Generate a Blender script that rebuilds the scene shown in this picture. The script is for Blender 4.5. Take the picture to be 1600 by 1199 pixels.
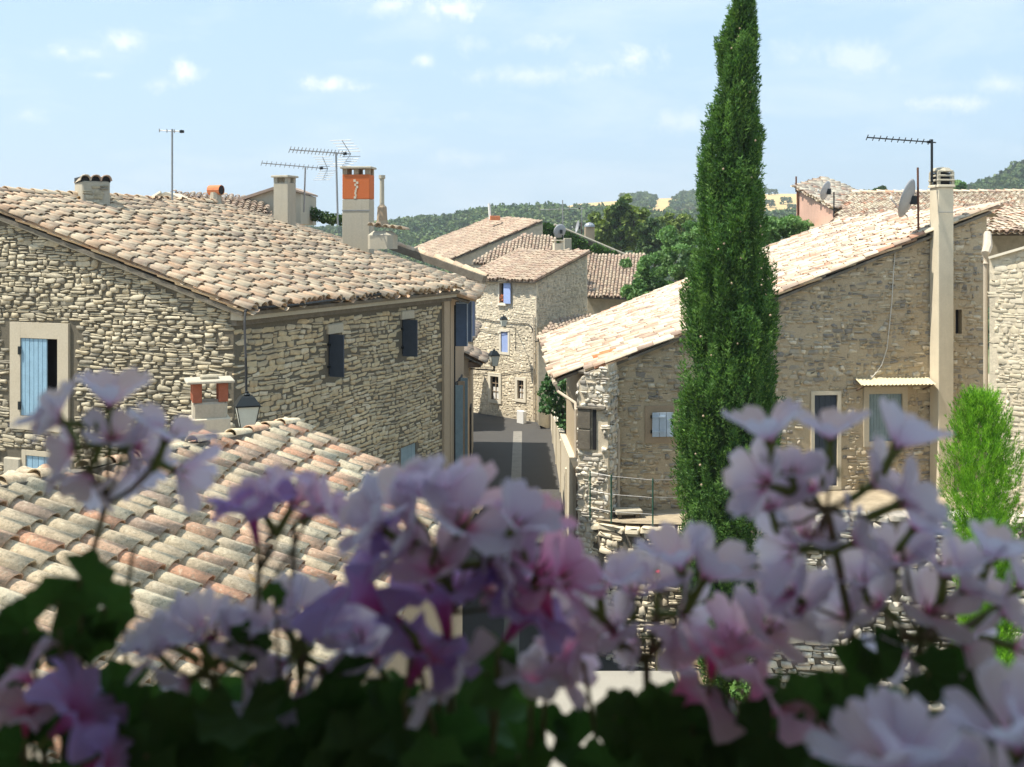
import bpy, math, random
import numpy as np
from mathutils import Vector, Matrix
random.seed(7); rng = np.random.default_rng(7)
for o in list(bpy.data.objects): bpy.data.objects.remove(o)
S = bpy.context.scene; COL = S.collection
F, HY = 1716.0, 380.0                       # focal length and horizon of the photograph, in its pixels
R = math.radians
# ------------------------------------------------------------------ camera, sky, sun, exposure
cd = bpy.data.cameras.new('camera'); cam = bpy.data.objects.new('camera', cd); COL.objects.link(cam)
cam.location = (0, 0, 0); cam.rotation_euler = (R(90), 0, 0)
cd.sensor_width = 36; cd.lens = 36*F/1600; cd.shift_y = -(599.5-HY)/1600; cd.clip_start = .05; cd.clip_end = 9000
cd.dof.use_dof = True; cd.dof.focus_distance = 24; cd.dof.aperture_fstop = 6.8
S.camera = cam
SUN_EL = 61.0; SX, SY = -.975, -.222
SUN_DIR = Vector((SX*math.cos(R(SUN_EL)), SY*math.cos(R(SUN_EL)), math.sin(R(SUN_EL)))).normalized()
sd = bpy.data.lights.new('sun', 'SUN'); sun = bpy.data.objects.new('sun', sd); COL.objects.link(sun)
sd.energy = 4.4; sd.angle = R(.55); sd.color = (1, .93, .80)
sun.rotation_euler = SUN_DIR.to_track_quat('Z', 'Y').to_euler(); sun.location = (-20, 0, 30)
W = bpy.data.worlds.new('World'); S.world = W; W.use_nodes = True
S.view_settings.view_transform = 'Standard'; S.view_settings.look = 'None'; S.view_settings.gamma = 1
S.view_settings.use_curve_mapping = False; S.view_settings.exposure = .79

class NT:                                    # small node-tree helper
    def __init__(s, nt): s.nt = nt; s.n = nt.nodes; s.l = nt.links
    def new(s, t, **k):
        n = s.n.new(t)
        for a, b in k.items():
            if a.startswith('i_'): n.inputs[int(a[2:]) if a[2:].isdigit() else a[2:].replace('_', ' ')].default_value = b
            else: setattr(n, a, b)
        return n
    def math(s, op, a, b=None, clamp=False):
        n = s.n.new('ShaderNodeMath'); n.operation = op; n.use_clamp = clamp
        for i, v in enumerate((a, b)):
            if v is None: continue
            if isinstance(v, (int, float)): n.inputs[i].default_value = v
            else: s.l.new(v, n.inputs[i])
        return n.outputs[0]
    def mix(s, fac, a, b, mode='MIX'):
        n = s.n.new('ShaderNodeMix'); n.data_type = 'RGBA'; n.blend_type = mode
        for i, v in ((0, fac), (6, a), (7, b)):
            if isinstance(v, (int, float)): n.inputs[i].default_value = v
            elif isinstance(v, tuple): n.inputs[i].default_value = (*v[:3], 1)
            else: s.l.new(v, n.inputs[i])
        return n.outputs[2]
    def ramp(s, fac, stops, interp='LINEAR'):
        n = s.n.new('ShaderNodeValToRGB'); n.color_ramp.interpolation = interp
        el = n.color_ramp.elements
        while len(el) < len(stops): el.new(.5)
        for e, (p, c) in zip(el, stops):
            e.position = p; e.color = (*c, 1) if isinstance(c, tuple) else (c, c, c, 1)
        s.l.new(fac, n.inputs[0]); return n.outputs[0]
    def noise(s, vec, scale, detail=4, rough=.55, dist=0):
        n = s.n.new('ShaderNodeTexNoise'); n.inputs['Scale'].default_value = scale
        n.inputs['Detail'].default_value = detail; n.inputs['Roughness'].default_value = rough
        n.inputs['Distortion'].default_value = dist
        s.l.new(vec, n.inputs['Vector']); return n.outputs[0]

def build_world():
    t = NT(W.node_tree); t.n.clear()
    sky = t.new('ShaderNodeTexSky', sky_type='NISHITA', sun_disc=False)
    sky.sun_elevation = R(SUN_EL); sky.sun_rotation = math.atan2(SX, SY); sky.altitude = 100
    sky.air_density = 1.0; sky.dust_density = 1.6; sky.ozone_density = 1.4
    tc = t.new('ShaderNodeTexCoord'); d = tc.outputs['Generated']
    sep = t.new('ShaderNodeSeparateXYZ'); t.l.new(d, sep.inputs[0])
    x, y, z = sep.outputs
    yy = t.math('MAXIMUM', y, .02)
    a = t.math('DIVIDE', x, yy); b = t.math('DIVIDE', z, yy)
    # warp so that the cloud edges are ragged
    n1 = t.noise(d, 21, 8, .62, .3); n2 = t.noise(d, 75, 6, .65)
    w = t.math('ADD', t.math('MULTIPLY', t.math('SUBTRACT', n1, .5), 3.6), t.math('MULTIPLY', t.math('SUBTRACT', n2, .5), 1.9))
    tot = None
    for (px, py, rx, ry, st) in [(505, 130, 70, 17, .9), (560, 136, 40, 11, .6), (290, 116, 30, 20, .9), (250, 132, 34, 13, .5), (195, 68, 40, 20, .6),
                                 (140, 84, 40, 12, .5), (100, 80, 18, 13, .7), (160, 117, 30, 8, .4), (990, 90, 50, 30, .75), (945, 105, 45, 16, .5),
                                 (700, 15, 70, 22, .75), (620, 10, 60, 24, .6), (665, 95, 18, 13, .6), (740, 70, 60, 22, .45), (850, 65, 60, 20, .4), (830, 118, 85, 18, .4),
                                 (1480, 160, 85, 17, .6), (1560, 130, 60, 22, .45), (1340, 90, 90, 30, .4), (40, 180, 40, 16, .3), (730, 180, 50, 12, .3), (640, 190, 70, 14, .25),
                                 (1080, 190, 70, 20, .35), (740, 245, 60, 14, .25), (1250, 80, 60, 30, .3)]:
        ca, cb = (px-800)/F, (HY-py)/F
        da = t.math('MULTIPLY', t.math('SUBTRACT', a, ca), F/rx); db = t.math('MULTIPLY', t.math('SUBTRACT', b, cb), F/ry)
        r2 = t.math('ADD', t.math('MULTIPLY', da, da), t.math('MULTIPLY', db, db))
        v = t.math('SUBTRACT', 1.25, t.math('SUBTRACT', t.math('POWER', r2, .5), w))
        v = t.math('MULTIPLY', v, .75, clamp=True)
        v = t.math('MULTIPLY', t.math('POWER', v, 1.5), st)
        tot = v if tot is None else t.math('MAXIMUM', tot, v)
    tot = t.math('MULTIPLY', tot, t.math('GREATER_THAN', y, .05))
    # thin veil everywhere, and small clouds on the other sides of the sky
    mp = t.new('ShaderNodeMapping'); mp.inputs['Scale'].default_value = (1, 1, 3.2); t.l.new(d, mp.inputs[0])
    veil = t.noise(mp.outputs[0], 5, 6, .6, .3)
    veil = t.ramp(veil, [(.48, 0.0), (.85, .40)])
    oth = t.math('MULTIPLY', t.ramp(t.noise(mp.outputs[0], 6, 7, .6), [(.55, 0.0), (.75, .8)]), t.math('LESS_THAN', y, .05))
    c = t.math('MAXIMUM', t.math('MAXIMUM', tot, veil), oth)
    base = t.mix(.82, sky.outputs[0], (3.6, 5.15, 6.6))
    # pale band of air towards the horizon
    hz = t.math('MULTIPLY', t.math('POWER', t.math('SUBTRACT', 1, t.math('ABSOLUTE', z), clamp=True), 9), .45)
    base = t.mix(hz, base, (4.8, 5.8, 6.4))
    col = t.mix(c, base, (7.6, 7.7, 7.7))
    bg = t.new('ShaderNodeBackground'); bg.inputs[1].default_value = .098
    t.l.new(col, bg.inputs[0]); out = t.new('ShaderNodeOutputWorld'); t.l.new(bg.outputs[0], out.inputs[0])
build_world()

# ------------------------------------------------------------------ helpers
def P(px, py, Y): return Vector(((px-800)/F*Y, Y, -(py-HY)/F*Y))
def ray(px, py): return Vector(((px-800)/F, 1, -(py-HY)/F))
def hit(px, py, O, n):
    d = ray(px, py); return d*(O.dot(n)/d.dot(n))
def proj(v): return (800+F*v[0]/max(v[1], .01), HY-F*v[2]/max(v[1], .01))
WM = {}
def thing(name, label, cat, loc=(0, 0, 0), group=None):
    o = bpy.data.objects.new(name, None); COL.objects.link(o); o.location = loc; o.empty_display_size = .2
    o['label'] = label; o['category'] = cat
    if group: o['group'] = group
    WM[o] = Matrix.Translation(Vector(loc)); return o
def link(name, me, parent=None, world=None, m=None):
    o = bpy.data.objects.new(name, me); COL.objects.link(o)
    world = world or Matrix()
    if m is not None and not me.materials: me.materials.append(m)
    if parent is not None:
        o.parent = parent; o.matrix_parent_inverse = WM[parent].inverted()
    o.matrix_basis = world; WM[o] = world.copy(); return o
def tag(o, label, cat, group=None):
    o['label'] = label; o['category'] = cat
    if group: o['group'] = group
    return o
def mesh_tris(name, V, T, rnd=None, extra=None, smooth=False):
    me = bpy.data.meshes.new(name); V = np.asarray(V, np.float32); T = np.asarray(T, np.int32)
    me.vertices.add(len(V)); me.vertices.foreach_set('co', V.ravel())
    me.loops.add(T.size); me.loops.foreach_set('vertex_index', T.ravel())
    me.polygons.add(len(T)); me.polygons.foreach_set('loop_start', np.arange(0, T.size, 3, dtype=np.int32))
    if smooth: me.polygons.foreach_set('use_smooth', np.ones(len(T), bool))
    if rnd is not None:
        a = me.attributes.new('rnd', 'FLOAT', 'POINT'); a.data.foreach_set('value', np.asarray(rnd, np.float32))
    for k, v in (extra or {}).items():
        a = me.attributes.new(k, 'FLOAT', 'POINT'); a.data.foreach_set('value', np.asarray(v, np.float32))
    me.update(); me.validate(); return me
class MB:                                    # collects faces in world space, links them as ONE mesh object
    def __init__(s): s.v = []; s.f = []
    def add(s, vs, fs):
        b = len(s.v); s.v += [tuple(v) for v in vs]; s.f += [tuple(i+b for i in f) for f in fs]; return s
    def box(s, c, sz, ax=None):
        ax = ax or (Vector((1, 0, 0)), Vector((0, 1, 0)), Vector((0, 0, 1))); c = Vector(c)
        vs = [c+ax[0]*(sz[0]/2*i)+ax[1]*(sz[1]/2*j)+ax[2]*(sz[2]/2*k) for i in (-1, 1) for j in (-1, 1) for k in (-1, 1)]
        return s.add(vs, [(0, 1, 3, 2), (4, 6, 7, 5), (0, 4, 5, 1), (2, 3, 7, 6), (0, 2, 6, 4), (1, 5, 7, 3)])
    def rbox(s, c, sz, ax=None, b=.02):      # box with chamfered vertical and top edges
        ax = ax or (Vector((1, 0, 0)), Vector((0, 1, 0)), Vector((0, 0, 1))); c = Vector(c)
        hx, hy, hz = (q/2 for q in sz); vs = []
        for (z, k) in ((-hz, 0), (hz-b, 0), (hz, b)):
            x, y = hx-k, hy-k
            for (p, q) in ((-x+b, -y), (x-b, -y), (x, -y+b), (x, y-b), (x-b, y), (-x+b, y), (-x, y-b), (-x, -y+b)):
                vs.append(c+ax[0]*p+ax[1]*q+ax[2]*z)
        fs = [tuple(range(7, -1, -1)), tuple(range(16, 24))]
        for r in (0, 8):
            for i in range(8): fs.append((r+i, r+(i+1) % 8, r+8+(i+1) % 8, r+8+i))
        return s.add(vs, fs)
    def prism(s, pts, d):                    # polygon pts extruded by vector d
        n = len(pts); pts = [Vector(p) for p in pts]; d = Vector(d)
        return s.add(pts+[p+d for p in pts], [tuple(range(n)), tuple(range(2*n-1, n-1, -1))]+[(i, (i+1) % n, n+(i+1) % n, n+i) for i in range(n)])
    def tube(s, pts, r, k=8, cap=True):
        pts = [Vector(p) for p in pts]; rs = r if isinstance(r, (list, tuple)) else [r]*len(pts)
        vs = []; n = len(pts)
        for i, p in enumerate(pts):
            t = (pts[min(i+1, n-1)]-pts[max(i-1, 0)]).normalized()
            a = t.cross(Vector((0, 0, 1)) if abs(t.z) < .9 else Vector((1, 0, 0))).normalized(); b = t.cross(a)
            vs += [p+(a*math.cos(2*math.pi*j/k)+b*math.sin(2*math.pi*j/k))*rs[i] for j in range(k)]
        fs = [(i*k+j, i*k+(j+1) % k, (i+1)*k+(j+1) % k, (i+1)*k+j) for i in range(n-1) for j in range(k)]
        if cap: fs += [tuple(range(k-1, -1, -1)), tuple(range((n-1)*k, n*k))]
        return s.add(vs, fs)
    def lathe(s, o, prof, k=16, axis=Vector((0, 0, 1))):
        o = Vector(o); axis = axis.normalized(); a = axis.orthogonal().normalized(); b = axis.cross(a)
        vs = [o+axis*h+(a*math.cos(2*math.pi*j/k)+b*math.sin(2*math.pi*j/k))*r for (r, h) in prof for j in range(k)]
        n = len(prof)
        return s.add(vs, [(i*k+j, i*k+(j+1) % k, (i+1)*k+(j+1) % k, (i+1)*k+j) for i in range(n-1) for j in range(k)])
    def panel(s, O, u, poly, holes=(), n=None, reveal=.18):
        """wall sheet in the plane (u, z); poly = [(u, v)...] of which bottom is min v; holes = (u0, v0, u1, v1) with reveals"""
        O = Vector(O); u = Vector(u); z = Vector((0, 0, 1))
        us = sorted({round(p[0], 5) for p in poly} | {round(h[i], 5) for h in holes for i in (0, 2)})
        def span(x, eps):
            ys = []
            for (a, b), (c, d) in zip(poly, poly[1:]+poly[:1]):
                x0, x1 = (a, c) if a < c else (c, a)
                if x1-x0 < 1e-6: continue
                if x0-1e-9 <= x+eps <= x1+1e-9: ys.append(b+(d-b)*(x-a)/(c-a))
            return (min(ys), max(ys)) if ys else None
        for x0, x1 in zip(us, us[1:]):
            if x1-x0 < 1e-4: continue
            A, B = span(x0, 1e-4), span(x1, -1e-4)
            if not A or not B: continue
            hs = sorted((h[1], h[3]) for h in holes if h[0] <= x0+1e-4 and h[2] >= x1-1e-4)
            lo = (A[0], B[0])
            for h in hs+[None]:
                hi = (A[1], B[1]) if h is None else (h[0], h[0])
                if hi[0]-lo[0] > 1e-4 or hi[1]-lo[1] > 1e-4:
                    s.add([O+u*x0+z*lo[0], O+u*x1+z*lo[1], O+u*x1+z*hi[1], O+u*x0+z*hi[0]], [(0, 1, 2, 3)])
                if h: lo = (h[1], h[1])
        if n is not None:
            for (a, b, c, d) in holes:
                q = [O+u*a+z*b, O+u*c+z*b, O+u*c+z*d, O+u*a+z*d]; r = [p-Vector(n)*reveal for p in q]
                s.add(q+r, [(i, (i+1) % 4, 4+(i+1) % 4, 4+i) for i in range(4)])
        return s
    def build(s, name, m, parent=None, world=None, smooth=False, origin=None):
        me = bpy.data.meshes.new(name); v = s.v
        if origin is not None:
            o_ = Vector(origin); v = [tuple(Vector(q)-o_) for q in v]; world = Matrix.Translation(o_)
        me.from_pydata(v, [], s.f); me.update()
        if smooth: me.polygons.foreach_set('use_smooth', [True]*len(me.polygons))
        return link(name, me, parent, world, m)
def fit(v): return np.array(v, np.float64)
def pieces(parent, name, variants, trs, m, limit=300, stuff_name=None, label=None):
    """trs: list of (variant index, 3x3 columns, origin). The `limit` largest in the photo become objects, the rest one stuff part"""
    if not trs: return
    sc = []
    for (k, A, o) in trs:
        x, y = proj(o); inside = -30 < x < 1630 and -30 < y < 1230 and o[1] > .3
        sc.append((0 if inside else -1e6) + abs(np.linalg.norm(A[:, 0]))*F/max(o[1], .3))
    order = np.argsort(-np.array(sc), kind='stable')
    ms = []
    if limit:
        for (V, T) in variants:
            me = mesh_tris(name, V, T); me.materials.append(m); ms.append(me)
    for i in order[:limit]:
        k, A, o = trs[i]; M = Matrix(((*A[0], o[0]), (*A[1], o[1]), (*A[2], o[2]), (0, 0, 0, 1)))
        link(name, ms[k], parent, M)
    rest = order[limit:]
    if len(rest):
        VV, TT, RR = [], [], []; base = 0
        for kk, (V, T) in enumerate(variants):
            ids = [i for i in rest if trs[i][0] == kk]
            if not ids: continue
            A = np.array([trs[i][1] for i in ids]); o = np.array([trs[i][2] for i in ids])
            X = np.einsum('kij,nj->kni', A, np.asarray(V))+o[:, None, :]
            n = len(V); TT.append((np.asarray(T)[None]+(np.arange(len(ids))*n)[:, None, None]).reshape(-1, 3)+base)
            VV.append(X.reshape(-1, 3)); RR.append(np.repeat(rng.random(len(ids)), n)); base += n*len(ids)
        me = mesh_tris(stuff_name or name, np.concatenate(VV), np.concatenate(TT), np.concatenate(RR))
        o = link(stuff_name or name, me, parent, None, m); o['kind'] = 'stuff'
        if label and parent is None: o['label'] = label
        return o

# ------------------------------------------------------------------ materials
def base_mat(name):
    m = bpy.data.materials.new(name); m.use_nodes = True; t = NT(m.node_tree); b = t.n['Principled BSDF']
    b.inputs['Specular IOR Level'].default_value = .25
    geo = t.new('ShaderNodeNewGeometry'); return m, t, b, geo.outputs['Position']
def pick(t):                                  # per-piece random number, for single objects and joined ones alike
    oi = t.new('ShaderNodeObjectInfo'); at = t.new('ShaderNodeAttribute', attribute_name='rnd')
    return t.math('FRACT', t.math('ADD', oi.outputs['Random'], at.outputs['Fac']))
def bump(t, b, h, strength, dist):
    n = t.new('ShaderNodeBump'); n.inputs['Strength'].default_value = strength; n.inputs['Distance'].default_value = dist
    t.l.new(h, n.inputs['Height']); t.l.new(n.outputs[0], b.inputs['Normal'])
def piece_mat(name, cols, sc=14, spot=None, rough=.9, dirt=.35, bs=.5, bd=.01, fine=70):
    m, t, b, pos = base_mat(name)
    r = pick(t); c = t.ramp(r, [(i/len(cols), col) for i, col in enumerate(cols)], 'CONSTANT')
    n1 = t.noise(pos, sc, 6, .6); n2 = t.noise(pos, fine, 4, .7); n3 = t.noise(pos, .55, 3, .5)
    c = t.mix(1, c, t.ramp(n1, [(.25, 1-dirt), (.75, 1+dirt*.6)]), 'MULTIPLY')
    c = t.mix(1, c, t.ramp(n2, [(.3, 1-dirt*.7), (.7, 1+dirt*.4)]), 'MULTIPLY')
    c = t.mix(1, c, t.ramp(n3, [(.3, .86), (.7, 1.1)]), 'MULTIPLY')
    if spot:
        for (scol, ssc, lo, hi, amt) in spot:
            k = t.math('MULTIPLY', t.ramp(t.noise(pos, ssc, 3, .55), [(lo, 0.0), (hi, 1.0)]), amt)
            c = t.mix(k, c, scol)
    t.l.new(c, b.inputs['Base Color']); b.inputs['Roughness'].default_value = rough
    bump(t, b, t.math('ADD', n1, t.math('MULTIPLY', n2, .5)), bs, bd); return m
def flat_mat(name, col, dirt=.2, sc=3, rough=.8, metal=0, bs=.15, bd=.01, col2=None, fine=30, streak=None):
    m, t, b, pos = base_mat(name)
    n1 = t.noise(pos, sc, 6, .6); n2 = t.noise(pos, fine, 5, .6)
    c = t.mix(t.ramp(n1, [(.35, 0.0), (.68, 1.0)]), col, col2) if col2 else t.mix(0, col, col)
    c = t.mix(1, c, t.ramp(n1, [(.25, 1-dirt), (.75, 1+dirt*.5)]), 'MULTIPLY')
    c = t.mix(1, c, t.ramp(n2, [(.3, 1-dirt*.6), (.7, 1+dirt*.4)]), 'MULTIPLY')
    if streak:
        mp = t.new('ShaderNodeMapping'); mp.inputs['Scale'].default_value = (6, 6, .5); t.l.new(pos, mp.inputs[0])
        c = t.mix(t.math('MULTIPLY', t.ramp(t.noise(mp.outputs[0], 1.5, 4), [(.5, 0.0), (.75, 1.0)]), streak[1]), c, streak[0])
    t.l.new(c, b.inputs['Base Color']); b.inputs['Roughness'].default_value = rough; b.inputs['Metallic'].default_value = metal
    if bs: bump(t, b, t.math('ADD', n1, n2), bs, bd)
    return m
def leaf_mat(name, cols, trans=.35, rough=.6, big=1.3):
    m, t, b, pos = base_mat(name)
    c = t.ramp(pick(t), [(i/(len(cols)-1), col) for i, col in enumerate(cols)])
    c = t.mix(1, c, t.ramp(t.noise(pos, big, 3), [(.3, .72), (.7, 1.25)]), 'MULTIPLY')
    t.l.new(c, b.inputs['Base Color']); b.inputs['Roughness'].default_value = rough
    tr = t.new('ShaderNodeBsdfTranslucent'); t.l.new(t.mix(1, c, (1.2, 1.35, .7), 'MULTIPLY'), tr.inputs[0])
    mx = t.new('ShaderNodeMixShader'); mx.inputs[0].default_value = trans
    t.l.new(b.outputs[0], mx.inputs[1]); t.l.new(tr.outputs[0], mx.inputs[2]); t.l.new(mx.outputs[0], t.n['Material Output'].inputs[0]); return m

M = {}
LICH = ((.50, .26, .05), 2.3, .70, .76, .8)
M['stone_grey'] = piece_mat('grey_limestone', [(.46, .405, .295), (.53, .47, .35), (.39, .345, .255), (.48, .425, .31), (.58, .52, .39), (.42, .37, .27), (.50, .43, .30), (.31, .28, .22)], sc=10, dirt=.3, fine=60, bd=.012)
M['stone_buff'] = piece_mat('buff_limestone', [(.54, .445, .29), (.49, .415, .28), (.57, .475, .31), (.43, .37, .265), (.55, .45, .29), (.50, .395, .25), (.46, .395, .28), (.60, .52, .38)], sc=8, dirt=.28, spot=[((.64, .60, .50), 1.7, .69, .73, .7)])
M['stone_brown'] = piece_mat('brown_rubble', [(.50, .42, .30), (.44, .36, .26), (.55, .46, .32), (.36, .32, .26), (.50, .41, .29), (.57, .49, .35), (.46, .40, .31), (.29, .265, .23), (.53, .44, .31), (.68, .61, .48)], sc=7, dirt=.3)
M['stone_white'] = piece_mat('white_limestone', [(.74, .69, .59), (.68, .62, .52), (.78, .74, .65), (.58, .53, .45), (.72, .66, .55), (.46, .42, .37)], sc=7, dirt=.3)
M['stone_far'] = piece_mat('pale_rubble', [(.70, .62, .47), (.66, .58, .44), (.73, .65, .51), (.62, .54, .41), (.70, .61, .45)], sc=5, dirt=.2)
M['stone_farshade'] = piece_mat('shaded_rubble', [(.54, .47, .36), (.50, .44, .34), (.58, .51, .39), (.48, .42, .32), (.43, .39, .31)], sc=5, dirt=.25)  # darker copy of the pale rubble; shade is put into its colour
M['mortar_dark'] = flat_mat('dark_joint', (.17, .15, .112), .35, 6, bs=.4, col2=(.11, .097, .075))
M['mortar_brown'] = flat_mat('earth_mortar', (.56, .46, .32), .3, 5, bs=.5, bd=.02, col2=(.42, .345, .24))
M['mortar_side'] = flat_mat('side_mortar', (.46, .40, .30), .3, 5)
M['mortar_pale'] = flat_mat('pale_mortar', (.64, .56, .43), .3, 5, bs=.4, bd=.02)
M['mortar_mid'] = flat_mat('grey_mortar', (.17, .15, .12), .3, 5, bs=.4, bd=.02)
M['tile_pink'] = piece_mat('pink_roof_tile', [(.56, .40, .27), (.60, .455, .315), (.51, .35, .235), (.60, .48, .34), (.54, .41, .285), (.43, .33, .24), (.60, .40, .26), (.56, .46, .33), (.38, .285, .215), (.62, .50, .36), (.56, .42, .29)], sc=7, dirt=.27, spot=[((.50, .44, .33), 5, .50, .64, .5), LICH])
M['tile_near'] = piece_mat('lichened_roof_tile', [(.64, .52, .355), (.60, .48, .33), (.66, .37, .235), (.64, .53, .365), (.56, .46, .325), (.65, .43, .29), (.64, .51, .345), (.48, .35, .26), (.60, .49, .345), (.68, .58, .41), (.65, .48, .33), (.63, .39, .255), (.66, .44, .30)], sc=16, dirt=.3, fine=75, spot=[((.26, .21, .145), 30, .55, .64, .5), ((.76, .67, .49), 22, .57, .67, .4), LICH], bs=.5, bd=.008)
M['tile_cream'] = piece_mat('cream_roof_tile', [(.66, .57, .44), (.70, .62, .49), (.50, .36, .27), (.64, .55, .42), (.34, .25, .20), (.68, .60, .47), (.56, .32, .22), (.60, .46, .35), (.44, .34, .265), (.68, .60, .47), (.40, .31, .25), (.64, .54, .41), (.54, .41, .31), (.70, .62, .49), (.60, .47, .36)], sc=7, dirt=.25, spot=[((.44, .37, .29), 3, .56, .66, .5)])
M['tile_far'] = piece_mat('buff_roof_tile', [(.46, .36, .27), (.43, .31, .235), (.50, .40, .30), (.38, .29, .23), (.47, .38, .29), (.44, .33, .25)], sc=5, dirt=.25)
M['tile_orange'] = flat_mat('new_terracotta', (.62, .22, .10), .2, 8)
M['plaster'] = flat_mat('beige_render', (.50, .45, .35), .18, 2.5, bs=.25, col2=(.42, .385, .31), streak=((.30, .28, .23), .35))
M['plaster_pale'] = flat_mat('pale_render', (.64, .57, .44), .12, 2, bs=.2, streak=((.5, .44, .34), .3))
M['plaster_surround'] = flat_mat('window_surround', (.53, .47, .36), .16, 3, bs=.2, col2=(.47, .42, .33))
M['plaster_white'] = flat_mat('white_surround', (.72, .66, .54), .1, 3, bs=.15)
M['plaster_brown'] = flat_mat('brown_surround', (.38, .29, .20), .18, 3, bs=.2)
M['plaster_tan'] = flat_mat('tan_wall', (.42, .335, .235), .2, 1.5, bs=.3, col2=(.36, .29, .21), streak=((.28, .23, .17), .4))
M['pink_wall'] = flat_mat('pink_render', (.58, .37, .29), .15, 1.2, bs=.2, streak=((.42, .29, .24), .4))
M['blue_light'] = flat_mat('pale_blue_paint', (.26, .42, .55), .15, 6, .55, bs=.05)
M['blue_grey'] = flat_mat('grey_blue_paint', (.22, .30, .34), .15, 6, .55, bs=.05)
M['blue_pale'] = flat_mat('faded_blue_paint', (.46, .55, .66), .12, 6, .55, bs=.05)
M['blue_violet'] = flat_mat('violet_blue_paint', (.34, .44, .74), .1, 6, .55, bs=.05)
M['blue_dark'] = flat_mat('slate_blue_paint', (.045, .06, .085), .15, 6, .5, bs=.05)
M['blue_slate'] = flat_mat('blue_slate_paint', (.09, .14, .24), .15, 6, .5, bs=.05)
M['dark'] = flat_mat('dark_interior', (.018, .018, .02), .1, 4, .6, bs=0)
M['iron'] = flat_mat('black_iron', (.022, .027, .03), .2, 10, .45, .3, bs=.05)
M['metal'] = flat_mat('galvanised_metal', (.33, .33, .33), .2, 8, .45, .6, bs=.05)
M['rust'] = flat_mat('rusty_steel', (.16, .075, .05), .3, 10, .8, .1)
M['dish'] = flat_mat('grey_dish_paint', (.36, .37, .39), .12, 5, .5, bs=.03)
M['pipe'] = flat_mat('beige_drainpipe', (.50, .43, .34), .12, 4, .5, bs=.03)
M['zinc'] = flat_mat('zinc_flashing', (.30, .33, .37), .2, 4, .5, .4, bs=.05)
M['cable'] = flat_mat('black_cable', (.03, .03, .03), .1, 4, .6, bs=0)
M['white_cable'] = flat_mat('white_cable', (.62, .60, .55), .1, 4, .6, bs=0)
M['wood'] = flat_mat('weathered_wood', (.16, .11, .075), .3, 6, .8)
M['brick_orange'] = flat_mat('orange_brick', (.62, .17, .055), .2, 9, .85, col2=(.52, .14, .05), fine=40)
M['tile_new'] = flat_mat('newish_tile', (.56, .25, .14), .25, 8)
M['brick_red'] = flat_mat('red_brick', (.34, .12, .07), .2, 9, .85, fine=40)
M['green_paint'] = flat_mat('green_paint', (.03, .10, .07), .2, 8, .5, bs=.05)
M['asphalt'] = flat_mat('asphalt', (.085, .082, .08), .25, 1.2, .92, bs=.3, bd=.008, fine=45, col2=(.07, .068, .066))
M['gutter_strip'] = flat_mat('concrete_gutter', (.24, .225, .20), .2, 3, .9)
M['pale_ground'] = flat_mat('pale_paving', (.31, .29, .25), .12, .8, .9, bs=.2, fine=25)
M['gravel'] = flat_mat('tan_gravel', (.42, .35, .25), .3, 3, .95, bs=.7, bd=.02, fine=55)
M['soil'] = flat_mat('soil', (.10, .075, .05), .3, 6)
M['white_paint'] = flat_mat('white_paint', (.78, .77, .74), .08, 5, .5, bs=.03)
M['cream_sheet'] = flat_mat('cream_sheet', (.62, .54, .36), .12, 3, .6, bs=.05)
M['bark'] = flat_mat('bark', (.12, .085, .06), .3, 8)
M['red'] = flat_mat('red_petal', (.62, .02, .04), .1, 8, bs=0)
M['leaf_cypress'] = leaf_mat('cypress_foliage', [(.03, .085, .024), (.07, .16, .038), (.115, .225, .052), (.16, .28, .065)], .28)
M['leaf_thuja'] = leaf_mat('bright_conifer_foliage', [(.07, .20, .012), (.16, .38, .025), (.28, .52, .05)], .4)
M['leaf_tree'] = leaf_mat('tree_foliage', [(.09, .19, .06), (.155, .28, .095), (.22, .35, .14)], .3)
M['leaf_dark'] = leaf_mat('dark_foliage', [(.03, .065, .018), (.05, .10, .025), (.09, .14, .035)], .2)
M['leaf_olive'] = leaf_mat('yellowish_foliage', [(.10, .15, .03), (.17, .23, .05), (.24, .29, .07)], .25)
M['leaf_hill'] = leaf_mat('hill_wood_foliage', [(.04, .085, .022), (.07, .125, .032), (.11, .165, .045), (.13, .17, .055)], .15, big=.02)
M['leaf_ivy'] = leaf_mat('ivy_foliage', [(.025, .07, .012), (.05, .12, .02), (.09, .18, .03)], .2)
M['leaf_fig'] = leaf_mat('fig_foliage', [(.03, .09, .03), (.06, .15, .045), (.10, .20, .08)], .25)
M['leaf_ger'] = leaf_mat('geranium_leaf', [(.035, .09, .028), (.06, .14, .04), (.05, .11, .04)], .3, big=9)
M['stem'] = flat_mat('flower_stem', (.15, .18, .07), .3, 60, .6, bs=0, col2=(.19, .11, .09))
M['calyx'] = flat_mat('calyx_green', (.17, .23, .06), .25, 60, .6, bs=0)
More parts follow.
